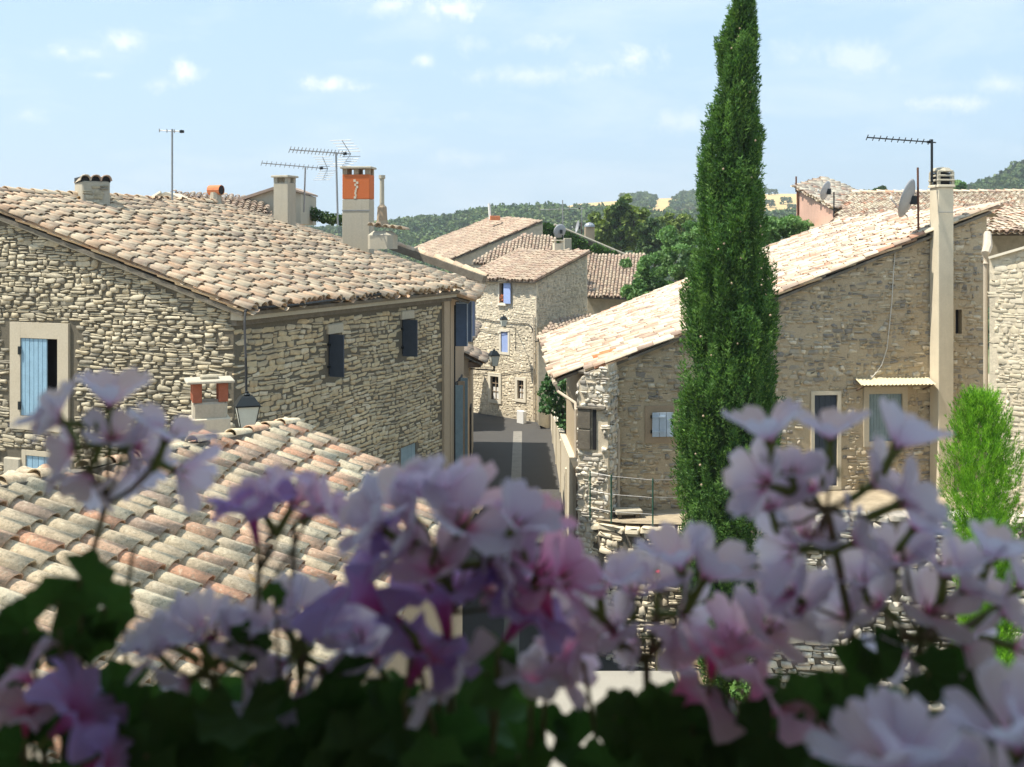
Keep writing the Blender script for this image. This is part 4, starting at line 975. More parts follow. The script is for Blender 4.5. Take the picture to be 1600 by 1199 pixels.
# small rendered chimney with two holes, on that roof
def small_chimney(name, label, c, w, d, h, ax, m, cap=.06, posts=True, capm=None, group=None, pm=None, ov=.05, ph=.16):
    T = thing(name, label, 'chimney', (c[0], c[1], c[2]), group); c = Vector(c)
    MB().rbox(c+AZ*(h/2-.25), (w, d, h+.5), ax, .015).build('stack', m, T)
    if posts:
        pt = MB(); nx = 3 if w > .55 else 2
        for i in range(nx):
            for j in (-1, 1): 
                pt.box(c+ax[0]*((i/(nx-1)-.5)*(w-.12))+ax[1]*(j*(d/2-.07))+AZ*(h+ph/2), (.12, .12, ph), ax)
        pt.build('cap_posts', pm or m, T); MB().rbox(c+AZ*(h+ph+cap/2), (w+ov*2, d+ov*2, cap), ax, .015).build('cap_slab', capm or m, T)
    return T
# chimneys of the left house
def lchim(px, py, **k): return on_roof(px, py)
lax = (dl, up, AZ); gax = (up, -dl, AZ)
g0 = 'chimneys on the long pink roof'
p = on_roof(445, 336); small_chimney('chimney', 'slim beige rendered chimney with flat cap left of the two aerials', (p.x, p.y, p.z), .50, .45, .95, simple_ax(-.35), M['plaster'], group=g0, ov=.06)
p = on_roof(560, 378); T = small_chimney('chimney', 'beige chimney with a bright orange brick top and open flat cap', (p.x, p.y, p.z), .80, .55, 1.22, simple_ax(-.12), M['plaster'], posts=False, group=g0)
ax = simple_ax(-.12); q = Vector((p.x, p.y, p.z))
MB().rbox(q+AZ*(1.22+.36), (.80, .55, .70), ax, .012).build('brick_top', M['brick_orange'], T)
pt = MB()
for i in (-.33, .0, .33):
    for j in (-.2, .2): pt.box(q+ax[0]*i+ax[1]*j+AZ*2.01, (.14, .12, .18), ax)
pt.build('cap_posts', M['plaster_brown'], T); MB().rbox(q+AZ*2.13, (.92, .66, .06), ax, .015).build('cap_slab', M['plaster'], T)
mk = MB()
for k in range(9): mk.box(q+ax[0]*random.uniform(-.06, .04)-ax[1]*.278+AZ*(1.75-k*.06), (random.uniform(.03, .1), .012, .07), ax)
mk.build('mortar_smear', M['plaster_pale'], T); MB().box(q-ax[1]*.279+AZ*.9, (.82, .012, .03), ax).build('band', M['metal'], T)
# broad stone chimney with arched tile cowls
def cowl_chimney():
    p = on_roof(144, 318); ax = gax; T = thing('chimney', 'squat stone chimney topped by three open arched tiles at far left of the ridge', 'chimney', (p.x, p.y, p.z), g0)
    a1, a2 = Vector((.85, .52, 0)).normalized(), Vector((-.52, .85, 0)).normalized(); ax = (a1, a2, AZ)
    MB().rbox(p+AZ*.05, (.62, .95, .90), ax, .03).build('stack', M['plaster'], T)
    st = stone_layout(p-a2*.475-a1*.31, a1, -a2, [(0, -.15), (.62, -.15), (.62, .48), (0, .48)], (), h=(.08, .13), w=(.12, .25), depth=(.01, .04), nv=10)
    pieces(T, 'stone', RUBBLE, st, M['stone_grey'], 60)
    for i in (-.2, .0, .2):
        V, F_ = COVER[0]; b = p+a1*i*1.15-a2*.52+AZ*.48
        me = mesh_tris('cowl_tile', V*np.array([1.15, 2.35, 1.6]), F_); me.materials.append(M['tile_cream'])
        link('cowl_tile', me, T, Matrix(((a1.x, a2.x, 0, b.x), (a1.y, a2.y, 0, b.y), (0, 0, 1, b.z), (0, 0, 0, 1))))
        MB().box(b+a2*.5+AZ*.06, (.2, .8, .12), ax).build('flue', M['dark'], T)
cowl_chimney()
def pot_chimney():
    p = on_roof(337, 322); T = thing('chimney', 'small round chimney with an orange half pipe tile laid across its top', 'chimney', (p.x, p.y, p.z), g0)
    MB().lathe(p-AZ*.2, [(.17, 0), (.16, .3), (.15, .58), (0, .58)], 10).build('stack', M['plaster'], T)
    d = Vector((.93, -.36, 0)); MB().tube([p+AZ*.44-d*.2, p+AZ*.44+d*.2], .14, 12, False).build('pipe_tile', M['tile_orange'], T)
    MB().tube([p+AZ*.44-d*.19, p+AZ*.44+d*.19], .11, 10).build('flue', M['dark'], T)
pot_chimney()
# tall thin pot on a rough mortar hump, behind the orange chimney
def thin_pot():
    p = P(598, 378, 30.2); T = thing('chimney', 'thin round chimney pipe rising from a crumbling mortar block right of the orange one', 'chimney', tuple(p), 'chimneys of the lane house')
    MB().rbox(p+AZ*.05, (.75, .55, .5), simple_ax(-.3), .12).build('block', M['plaster'], T)
    MB().lathe(p+AZ*.1+Vector((-.02, 0, .3)), [(.22, 0), (.15, .18), (.13, .55), (.07, .62)], 9).build('base', M['plaster_brown'], T)
    MB().lathe(p+AZ*.9+Vector((-.02, 0, 0)), [(.065, 0), (.06, .82), (.09, .84), (.09, .93), (0, .93)], 10).build('pipe', M['plaster'], T)
    for i in range(5):
        V, F_ = COVER[i % 4]; b = p+Vector((-.3+.2*i, -.3, .42+random.uniform(-.1, .05))); me = mesh_tris('loose_tile', V, F_); me.materials.append(M['tile_pink'])
        link('loose_tile', me, T, Matrix.Translation(b) @ Matrix.Rotation(random.uniform(-.8, .8), 4, 'Z'))
thin_pot()
# chimney with brick posts in front of the long wall, next to the lantern
p = P(327, 690, 16.6)
T = small_chimney('chimney', 'pale chimney on the near ridge with four red brick posts carrying a flat stone cap', (p.x, p.y, p.z), .58, .5, .38, simple_ax(.35), M['plaster_pale'], group=None, posts=False)
ax = simple_ax(.35); MB().rbox(p+AZ*.50, (.50, .42, .24), ax, .03).build('shoulder', M['plaster'], T)
for i in (-.19, .19):
    for j in (-.15, .15): MB().rbox(p+ax[0]*i+ax[1]*j+AZ*.76, (.14, .12, .28), ax, .01).build('brick_post', M['brick_red'], T)
MB().rbox(p+AZ*.93, (.70, .58, .04), ax, .015).build('cap_slab', M['plaster'], T); MB().rbox(p+AZ*.98, (.26, .2, .05), ax, .02).build('cap_stone', M['stone_grey'], T)

# roofs peeping over the ridge of the left house
def peeping():
    Y = 36
    T = thing('back_house', 'house behind the long roof showing a mossy tiled top right of the bare mast', 'house', tuple(P(310, 330, Y)), 'houses behind the long roof')
    roof_px(T, M['tile_far'], (300, 326, Y), (425, 335, Y+.5), (405, 312, Y+3), (268, 303), limit=0)
    pts = [P(225, 318, Y), P(258, 300, Y), P(268, 303, Y), P(300, 318, Y), P(300, 340, Y), P(225, 340, Y)]
    MB().prism(pts, (0, 2, 0)).build('wall', M['plaster_pale'], T)
    MB().tube([P(225, 317, Y-.1), P(252, 301, Y-.1)], .07, 6).build('verge', M['plaster_pale'], T)
    T = thing('back_house', 'pale rendered gable wall just behind the slim beige chimney', 'house', tuple(P(425, 330, 38)), 'houses behind the long roof')
    MB().prism([P(372, 315, 38), P(440, 293, 38), P(470, 303, 38), P(470, 350, 38), P(372, 350, 38)], (0, 3, 0)).build('wall', M['plaster'], T)
    MB().prism([P(368, 316, 37.8), P(440, 292, 37.8), P(470, 302, 37.8), P(470, 299, 37.8), P(440, 288, 37.8), P(366, 312, 37.8)], (0, 3.3, 0)).build('roof', M['tile_far'], T)
    T = thing('dark_hedge', 'dark clipped hedge top seen beyond the two aerials', 'hedge', tuple(P(500, 335, 40)))
    leafcloud_obj('foliage', T, [P(478+8*i, 333+1.5*i+random.uniform(-3, 3), 40) for i in range(10)], [(.35, .4, .22)]*10, 150, .07, M['leaf_dark'])

# ------------------------------------------------------------------ foliage
def leafcloud(centers, radii, n_each, size, up_bias=0.0, aspect=1.6, shell=.55, spray=0):
    VV, RR = [], []
    for c, r in zip(centers, radii):
        r = np.array(r if isinstance(r, (tuple, list)) else (r, r, r), float); n = n_each
        d = rng.normal(size=(n, 3)); d /= np.linalg.norm(d, axis=1)[:, None]
        p = d*(shell+(1-shell)*rng.random((n, 1)))*r+fit(c)
        dirv = rng.normal(size=(n, 3))*(1-up_bias)+np.array([0, 0, 1])*up_bias*2+d*spray
        dirv /= np.linalg.norm(dirv, axis=1)[:, None]
        sd_ = np.cross(dirv, rng.normal(size=(n, 3))); sd_ /= np.linalg.norm(sd_, axis=1)[:, None]
        s = size*(.6+.8*rng.random((n, 1)))
        a = p-dirv*s*aspect*.5-sd_*s*.12; b = p+sd_*s*.5; e = p+dirv*s*aspect*.5; f2 = p-sd_*s*.5
        VV.append(np.stack([a, b, e, f2], 1).reshape(-1, 3)); RR.append(np.repeat(np.clip(rng.normal(.5, .25)+rng.normal(0, .18, n), 0, .999), 4))
    V = np.concatenate(VV); k = len(V)//4; base = np.arange(k)*4
    T = np.concatenate([np.stack([base, base+1, base+2], 1), np.stack([base, base+2, base+3], 1)])
    return V, T, np.concatenate(RR)
def leafcloud_obj(name, parent, centers, radii, n, size, m, kind=None, **k):
    V, T, Rn = leafcloud(centers, radii, n, size, **k); o = link(name, mesh_tris(name, V, T, Rn), parent, None, m)
    if kind: o['kind'] = kind
    return o
peeping()
def interp_tab(y, tab): return float(np.interp(y, [t[0] for t in tab], [t[1] for t in tab]))
def cypress():
    Y = 26.0; T = thing('cypress_tree', 'very tall narrow dark green cypress in front of the brown gable wall', 'tree', (5.0, Y, -11))
    Lt = [(-40, 1158), (-15, 1150), (0, 1146), (60, 1136), (80, 1122), (150, 1121), (190, 1104), (250, 1096), (330, 1092), (400, 1084), (460, 1072), (520, 1066), (600, 1063), (700, 1060), (760, 1054), (800, 1050), (850, 1062), (950, 1075), (1060, 1100)]
    Rt = [(-40, 1162), (-15, 1170), (0, 1178), (60, 1180), (120, 1183), (160, 1188), (300, 1187), (350, 1192), (400, 1203), (500, 1212), (600, 1215), (700, 1213), (800, 1212), (900, 1212), (1000, 1205), (1060, 1180)]
    cen, rad = [], []; VV = []; core = []
    n = 4600
    for i in range(n):
        y = -40+1100*random.random()**.9; l, r = interp_tab(y, Lt), interp_tab(y, Rt); cxp = (l+r)/2; hw = (r-l)/2*(.86+.10*min(1, max(0, (y-350)/300)))
        ph = random.uniform(0, 2*math.pi); rr = hw/F*Y
        tw = .5+.5*math.sin(2*ph+y*.030+.6*math.sin(y*.013))
        if random.random() > .22+.78*tw: continue
        q = rr*random.uniform(.6, 1.0)*(.82+.18*tw**.6); c = P(cxp, y, Y)
        cen.append((c.x+math.cos(ph)*q, Y+math.sin(ph)*q, c.z, ph, min(1, .3+rr)))
    V_, R_ = [], []
    for (x, y, z, ph, sc) in cen:
        m_ = int(115*sc); hgt = random.uniform(.45, .95)*sc; w = random.uniform(.09, .16)*sc; tone = min(.99, max(0, random.gauss(.5, .27)))
        t = rng.random(m_)**.9; lean = random.gauss(0, .12)
        axd = np.array([math.cos(ph)*.24-math.sin(ph)*lean, math.sin(ph)*.24+math.cos(ph)*lean, 1.0]); axd /= np.linalg.norm(axd)
        prof = np.sin(np.pi*np.clip(t*.80+.16, 0, 1))**.8
        off = rng.normal(size=(m_, 3)); off[:, 2] *= .3; off /= np.linalg.norm(off, axis=1)[:, None]
        p = np.array([x, y, z-hgt*.4])+axd*(t[:, None]*hgt)+off*(w*prof*(.6+.4*rng.random(m_)))[:, None]
        d = axd*.8+off*.75+rng.normal(size=(m_, 3))*.3; d /= np.linalg.norm(d, axis=1)[:, None]
        s = np.cross(d, rng.normal(size=(m_, 3))); s /= np.linalg.norm(s, axis=1)[:, None]
        L = .085*(.6+.8*rng.random((m_, 1))); ww = .017*(.7+.6*rng.random((m_, 1)))
        V_.append(np.stack([p-s*ww, p+s*ww, p+d*L], 1).reshape(-1, 3)); R_.append(np.repeat(np.clip(tone+rng.normal(0, .13, m_)+.3*(t-.5), 0, .999), 3))
    V = np.concatenate(V_); Tt = np.arange(len(V)).reshape(-1, 3)
    cr = link('crown', mesh_tris('crown', V, Tt, np.concatenate(R_)), T, None, M['leaf_cypress'])
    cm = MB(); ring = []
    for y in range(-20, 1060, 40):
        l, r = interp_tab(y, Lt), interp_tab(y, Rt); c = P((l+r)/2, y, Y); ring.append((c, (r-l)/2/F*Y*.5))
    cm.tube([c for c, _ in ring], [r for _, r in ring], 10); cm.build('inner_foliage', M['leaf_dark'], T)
    MB().tube([(4.95, Y, -11.1), (5.0, Y, -9), (5.1, Y, 3)], [.22, .17, .03], 10).build('trunk', M['bark'], T)
    for i in range(34):
        y = random.uniform(30, 880); l, r = interp_tab(y, Lt), interp_tab(y, Rt); c = P(random.uniform(l+12, r-12), y, Y); rr = (r-l)/2/F*Y
        c.y = Y-rr*.93; me = ICO; link('cone', me, T, Matrix.Translation(c) @ Matrix.Scale(random.uniform(.022, .032), 4))
import bmesh
bmx = bmesh.new(); bmesh.ops.create_icosphere(bmx, subdivisions=1, radius=1); ICO = bpy.data.meshes.new('cone'); bmx.to_mesh(ICO); bmx.free(); ICO.materials.append(M['plaster_brown'])
cypress()
def thuja():
    Y = 22.5; T = thing('conifer_shrub', 'bright green feathery upright conifer at the right edge before the lit wall', 'shrub', (P(1535, 900, Y).x, Y, -11))
    Lt = [(600, 1532), (640, 1500), (700, 1482), (760, 1476), (850, 1490), (950, 1500), (1060, 1490), (1190, 1490)]
    Rt = [(600, 1540), (640, 1562), (700, 1585), (760, 1590), (850, 1585), (950, 1580), (1060, 1590), (1190, 1590)]
    V_, R_ = [], []
    for i in range(4600):
        y = random.uniform(625, 1210); l, r = interp_tab(y, Lt), interp_tab(y, Rt); ph = random.uniform(0, 6.283); rr = (r-l)/2/F*Y
        g_ = math.sin(4*ph+y*.012); q = rr*random.uniform(.25, 1.12)*(.88+.12*g_); c = P((l+r)/2, y, Y); m_ = 34; tone = min(.99, max(0, random.gauss(.5, .22)))
        axd = np.array([math.cos(ph)*.38+random.gauss(0, .12), math.sin(ph)*.38, 1.0]); axd /= np.linalg.norm(axd); hgt = random.uniform(.16, .34)
        t = rng.random(m_); off = rng.normal(size=(m_, 3)); off[:, 2] *= .2
        p = np.array([c.x+math.cos(ph)*q, Y+math.sin(ph)*q, c.z])+axd*(t[:, None]*hgt)+off*.028*(1.2-t)[:, None]
        d = axd+off*.35; d /= np.linalg.norm(d, axis=1)[:, None]; s = np.cross(d, rng.normal(size=(m_, 3))); s /= np.linalg.norm(s, axis=1)[:, None]
        V_.append(np.stack([p-s*.0055, p+s*.0055, p+d*.075], 1).reshape(-1, 3)); R_.append(np.repeat(np.clip(tone+rng.normal(0, .1, m_), 0, .999), 3))
    V = np.concatenate(V_); link('foliage', mesh_tris('foliage', V, np.arange(len(V)).reshape(-1, 3), np.concatenate(R_)), T, None, M['leaf_thuja'])
    MB().tube([(P(1535, 900, Y).x, Y, -11.1), (P(1535, 900, Y).x, Y, -5)], [.09, .03], 8).build('trunk', M['bark'], T)
thuja()
def tree(name, label, c, rad, base_z, m, clumps=40, n=160, size=.12, cl=.35, cat='tree', group=None, flat=1, trunk=.15, shape=None, nm2='crown'):
    c = Vector(c); T = thing(name, label, cat, (c.x, c.y, base_z), group); cen, rr = [], []
    for i in range(clumps):
        d = Vector((random.gauss(0, 1), random.gauss(0, 1), random.gauss(0, 1))).normalized(); k = random.uniform(.35, .95)
        p = Vector((c.x+d.x*rad[0]*k, c.y+d.y*rad[1]*k, c.z+d.z*rad[2]*k)); s = random.uniform(.7, 1.3)*cl*min(rad); cen.append(p); rr.append((s, s, s*.75))
    leafcloud_obj(nm2, T, cen, rr, n, size, m, shell=.6)
    if trunk:
        tr = MB(); tr.tube([(c.x, c.y, base_z-.2), (c.x+.05, c.y, c.z-rad[2]*.4), (c.x, c.y, c.z+rad[2]*.3)], [trunk, trunk*.7, trunk*.2], 8)
        for i in range(5):
            q = random.choice(cen); tr.tube([(c.x, c.y, c.z-rad[2]*.4), tuple(q)], [trunk*.45, trunk*.1], 5)
        tr.build('trunk', M['bark'], T)
    return T
# fig over the lane wall
fc = P(872, 628, 46); T = thing('fig_bush', 'glossy green fig bush spilling over the low plastered lane wall', 'shrub', (2.4, 46, -10))
cen = [P(x, y, 46+random.uniform(-.6, .6)) for x, y in ((858, 600), (866, 612), (856, 625), (872, 630), (884, 616), (890, 632), (878, 646), (866, 640), (886, 655), (852, 638), (892, 645), (862, 590), (880, 600), (850, 612), (880, 662), (893, 620))]
leafcloud_obj('foliage', T, cen, [(.30, .35, .26)]*len(cen), 75, .14, M['leaf_fig'], aspect=1.2)
MB().tube([(2.4, 46, -10.2), (2.3, 46, -8), (2.1, 46, -6.9)], [.09, .06, .02], 7).build('trunk', M['bark'], T)

# ------------------------------------------------------------------ more far houses
def far_block(name, label, wallpts, m, depth=(0, 4, 0), roof=None, roofm=None, group=None, ratio=None):
    """wallpts: (px,py,Y) polygon of the visible wall, pushed back by depth"""
    pts = [P(*w) for w in wallpts]; c = sum(pts, Vector())/len(pts); T = thing(name, label, 'house', tuple(c), group)
    MB().prism(pts, depth).build('wall', m, T); out = None
    if roof: out = roof_px(T, roofm or M['tile_far'], *roof, limit=0)
    return T, out
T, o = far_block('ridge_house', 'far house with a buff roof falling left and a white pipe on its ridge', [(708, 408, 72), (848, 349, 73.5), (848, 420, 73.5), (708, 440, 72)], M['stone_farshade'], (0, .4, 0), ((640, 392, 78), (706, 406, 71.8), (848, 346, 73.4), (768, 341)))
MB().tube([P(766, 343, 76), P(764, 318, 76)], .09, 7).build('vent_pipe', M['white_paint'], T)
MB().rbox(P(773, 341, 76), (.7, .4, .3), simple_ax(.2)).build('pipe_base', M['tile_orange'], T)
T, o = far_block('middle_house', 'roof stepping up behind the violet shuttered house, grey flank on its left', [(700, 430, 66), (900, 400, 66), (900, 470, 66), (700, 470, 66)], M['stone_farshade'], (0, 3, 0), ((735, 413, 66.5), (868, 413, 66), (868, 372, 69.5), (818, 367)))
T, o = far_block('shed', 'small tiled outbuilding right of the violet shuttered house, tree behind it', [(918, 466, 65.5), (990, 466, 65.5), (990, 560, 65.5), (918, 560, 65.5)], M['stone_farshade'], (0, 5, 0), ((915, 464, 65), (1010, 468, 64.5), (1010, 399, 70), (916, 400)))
T, o = far_block('bend_house', 'low tan house front between the bend of the lane and the cream roof', [(841, 532, 56.5), (905, 532, 57.5), (905, 690, 57.5), (841, 664, 56.5)], M['stone_far'], (0, 5, 0), ((836, 532, 56.2), (905, 528, 56.6), (930, 490, 60), (868, 502)))
MB().prism([P(853, 541, 56.3), P(866, 541, 56.5), P(866, 556, 56.5), P(853, 556, 56.3)], (0, .1, 0)).build('window', M['blue_dark'], T)
# ivy covered gable
T, o = far_block('ivy_house', 'gable entirely covered in dark green ivy behind the small chimney', [(800, 376, 79), (848, 346, 79), (866, 352, 79), (975, 398, 80), (975, 430, 80), (800, 430, 79)], M['mortar_mid'], (0, 4, 0))
cen = [P(x+random.uniform(-4, 4), 346+(x-850)*.43*(1 if x > 850 else -1)*1.0+random.uniform(3, 8)+random.uniform(0, 1)*max(3, (38 if x < 880 else 398-(346+(x-850)*.43)-3)), 78.7) for x in [random.uniform(805, 972) for _ in range(190)]]
cen = [c for c in cen if proj(c)[1] < 400]
leafcloud_obj('ivy', T, cen, [(.32, .18, .3)]*len(cen), 60, .13, M['leaf_ivy'])
MB().tube([P(866, 351, 78.5), P(977, 398, 79.5)], .10, 6).build('verge', M['plaster'], T)
# two rendered chimney + dish group above the far house
p = P(872, 392, 63); T = small_chimney('chimney', 'small pale chimney with two dark slots below the grey dish in the middle distance', (p.x, p.y, p.z), .55, .5, .42, simple_ax(.2), M['plaster_pale'], group=None, ph=.14)
p = P(886, 392, 66); MB().rbox(p+AZ*.2, (.45, .45, 1.1), simple_ax(.2)).build('stack', M['plaster'], T)
dish('grey dish above the small pale two-slot chimney in the middle distance', P(876, 362, 65), .42, (-.50, .82, .25), [P(879, 395, 65.2), P(879, 350, 65.2)])
antenna('crossed aerial on a dark mast above the small two-slot chimney', P(880, 392, 65.4), P(879, 313, 65.4), P(843, 328, 65.4), P(912, 326, 65.4), 0, 5, r=.035, el=.25)
antenna('thin aerial mast standing on the ivy covered gable', P(909, 365, 78), P(909, 325, 78), None, None, 0, r=.03)
dish('pale dish turned edge-on behind the ivy gable', P(904, 355, 77), .44, (-.97, -.15, .2), [P(909, 366, 77.2), P(908, 348, 77.2)])
p = P(921, 368, 80); T = small_chimney('chimney', 'brown rendered chimney with a rounded grey cowl beside the edge-on dish', (p.x, p.y, p.z), .68, .5, .62, simple_ax(.1), M['plaster_tan'], group=None, posts=False)
MB().lathe(p+AZ*.62, [(.40, 0), (.38, .12), (.26, .26), (0, .34)], 12).build('cowl', M['zinc'], T)

# right background: pink house and the roofs beyond
T, o = far_block('pink_house', 'pink rendered house with a tiled roof beyond the long cream roof', [(1245, 295, 52), (1302, 325, 48), (1302, 420, 48), (1243, 420, 52)], M['pink_wall'], (5, 5, 0))
roof_px(T, M['tile_cream'], (1243, 293, 51.8), (1305, 327, 47.8), (1400, 328, 52), (1290, 279))
MB().tube([P(1244, 276, 51.9), P(1244, 300, 51.9)], .04, 6).build('vent', M['rust'], T)
MB().tube([P(1246, 298, 51.7), P(1247, 345, 51.7)], .05, 6).build('downpipe', M['rust'], T)
dish('tilted grey dish on the corner of the pink house', P(1293, 299, 47.2), .42, (-.74, .60, .32), [P(1303, 340, 47.4), P(1303, 300, 47.4)])
T, o = far_block('long_roof_house', 'broad cream tiled roof spreading behind the tall chimney to the right edge', [(1310, 352, 44.8), (1640, 372, 44), (1640, 400, 44), (1310, 400, 44.8)], M['stone_far'], (0, 6, 0))
roof_px(T, M['tile_cream'], (1300, 350, 44.5), (1700, 372, 40), (1700, 301, 50), (1330, 302), limit=0)
ridge_tiles(T, P(1330, 301, 51), P(1700, 299, 50), M['tile_cream'], nm=None, limit=40)
T, o = far_block('side_house', 'rubble house corner between the brown gable and the right hand roofs', [(1536, 372, 34), (1640, 350, 34), (1640, 480, 34), (1536, 480, 34)], M['stone_farshade'], (0, 4, 0))
roof_px(T, M['tile_cream'], (1540, 364, 33), (1700, 362, 31), (1700, 325, 36), (1560, 328), limit=0)

# mid-distance trees
tree('dark_tree', 'rounded yellowish green tree just right of the brown cowled chimney', P(945, 362, 120), (2.1, 2.1, 2.9), -20, M['leaf_olive'], 34, 110, .32, group='trees behind the ivy gable')
tree('columnar_tree', 'narrow dark tree rising between the two yellowish trees', P(969, 350, 118), (1.0, 1.0, 3.2), -20, M['leaf_dark'], 30, 110, .28, .5, group='trees behind the ivy gable')
tree('dark_tree', 'tall yellowish green tree above the small outbuilding roof', P(990, 352, 119), (2.2, 2.2, 3.4), -20, M['leaf_olive'], 40, 110, .32, group='trees behind the ivy gable')
tree('dark_tree', 'low dark green tree left of the tall cypress', P(1055, 362, 122), (3.2, 2.4, 2.0), -20, M['leaf_olive'], 40, 110, .32, group='trees behind the ivy gable')
tree('dark_tree', 'bluish dark tree in the gap between the yellowish trees and the cypress', P(1022, 378, 112), (2.6, 2.4, 2.2), -20, M['leaf_dark'], 40, 110, .3, group='trees behind the ivy gable')
T = thing('leafy_tree', 'broad light green tree behind the cream roof left of the cypress', 'tree', (P(1045, 430, 58).x, 58, -10))
cen = []
for i in range(150):
    x = random.uniform(978, 1110); y = random.uniform(350, 500)
    if y < 470-(x-985)*1.4 and x < 1030 and y < 400: continue
    if x < 985+(y-400)*-.1 and y < 390: continue
    cen.append(P(x, max(y, 350+max(0, (1060-x))*.75), 58+random.uniform(-1.5, 1.5)))
leafcloud_obj('crown', T, cen, [(.36, .36, .28)]*len(cen), 190, .10, M['leaf_tree'], aspect=1.8)
MB().tube([(P(1045, 430, 58).x, 58, -10), (P(1045, 430, 58).x, 58, -3)], [.2, .1], 8).build('trunk', M['bark'], T)
T = thing('leafy_tree', 'light green bushy tree top between the cypress and the pink house', 'tree', (P(1240, 380, 50).x, 50, -8))
cen = [P(x, y, 50+random.uniform(-1, 1)) for x, y in [(random.uniform(1195, 1300), random.uniform(345, 400)) for _ in range(70)] if y > 338+abs(x-1225)*.32]
leafcloud_obj('crown', T, cen, [(.32, .34, .28)]*len(cen), 180, .09, M['leaf_tree'], aspect=1.8)
MB().tube([(P(1240, 380, 50).x, 50, -8.5), (P(1240, 380, 50).x, 50, -1)], [.2, .1], 8).build('trunk', M['bark'], T)
# low shrubs by the foot of the cypress
tree('low_shrub', 'dark green shrub on the ground right of the cypress foot', P(1185, 1120, 23.2), (1.1, .8, .9), -11, M['leaf_cypress'], 26, 160, .07, cat='shrub', trunk=.04, nm2='foliage')
rf_ = thing('red_flower', 'small red flowers in front of the curved retaining wall', 'flower', tuple(P(1026, 940, 24)))
for (x, y) in ((1022, 870), (1030, 893), (1016, 874)): link('bloom', ICO, rf_, Matrix.Translation(P(x, y, 24)) @ Matrix.Diagonal((.11, .08, .05, 1)))
for o in rf_.children: o.data = o.data.copy(); o.data.materials.clear(); o.data.materials.append(M['red'])
MB().tube([P(1026, 1100, 24), P(1026, 960, 24), P(1024, 876, 24)], .02, 5).build('stem', M['stem'], rf_)

# distant wood on the hills: past counting
def hill_trees():
    var = []
    for k in range(5):
        cen = [Vector((random.gauss(0, .33), random.gauss(0, .33), .55+random.gauss(0, .2))) for _ in range(7)]
        V, T, R_ = leafcloud(cen, [(.38, .38, .3)]*7, 26, .22, shell=.7); var.append((V, T))
    tr = []
    for i in range(6500):
        y = random.uniform(235, 700); t = random.uniform(-.30, .62); x = t*y
        if -.30 < t < -.13 and random.random() < .7: continue
        s = random.uniform(2.8, 6.2)*(.8+y/2200); a = random.random()*6.28; A = np.array([[math.cos(a), -math.sin(a), 0], [math.sin(a), math.cos(a), 0], [0, 0, random.uniform(.8, 1.15)]])*s
        tr.append((random.randrange(5), A, np.array([x, y, terrain_h(x, y)-.5])))
    for i in range(260):
        y = random.uniform(860, 1140); t = random.choice([random.uniform(-.2, .03), random.gauss(.112, .008), random.gauss(.165, .006), random.uniform(.2, .6)]); x = t*y
        s = random.uniform(5, 8); A = np.eye(3)*s; tr.append((random.randrange(5), A, np.array([x, y, terrain_h(x, y)-.5])))
    o = pieces(None, 'distant_wood', var, tr, M['leaf_hill'], 0); o['kind'] = 'stuff'; o['label'] = 'far-off green woods covering the hills on the horizon'
hill_trees()
tree('pointed_tree', 'single pointed green tree on the skyline right of the tall chimney', P(1497, 300, 180), (1.2, 1.2, 3.0), -10, M['leaf_tree'], 20, 110, .4, .5)
tree('low_tree', 'small skyline tree over the cream roofs', P(1180+195, 300, 190), (2.2, 2, .9), -10, M['leaf_dark'], 16, 90, .4, .5)

# ------------------------------------------------------------------ aerials on the left
antenna('thin bare mast with a short bar on top rising from the pink roof at left', on_roof(269, 322), P(269, 202, on_roof(269, 322).y), P(249, 204, on_roof(269, 322).y), P(288, 206, on_roof(269, 322).y), 0, 4, r=.025, el=.1, group='aerials above the pink roof')
y_ = 29.5
antenna('tall mast carrying a long toothed aerial with a curved reflector left of the orange chimney', P(528, 352, y_), P(525, 238, y_), P(453, 234, y_-1.2), P(548, 241, y_+.5), 0, 16, refl=1.6, r=.028, el=.18, group='aerials above the pink roof')
y2 = 33
antenna('shorter mast with a second long aerial behind the slim beige chimney', P(475, 332, y2), P(477, 262, y2), P(409, 255, y2-1), P(512, 264, y2+.4), 0, 14, refl=.9, r=.026, el=.16, group='aerials above the pink roof')

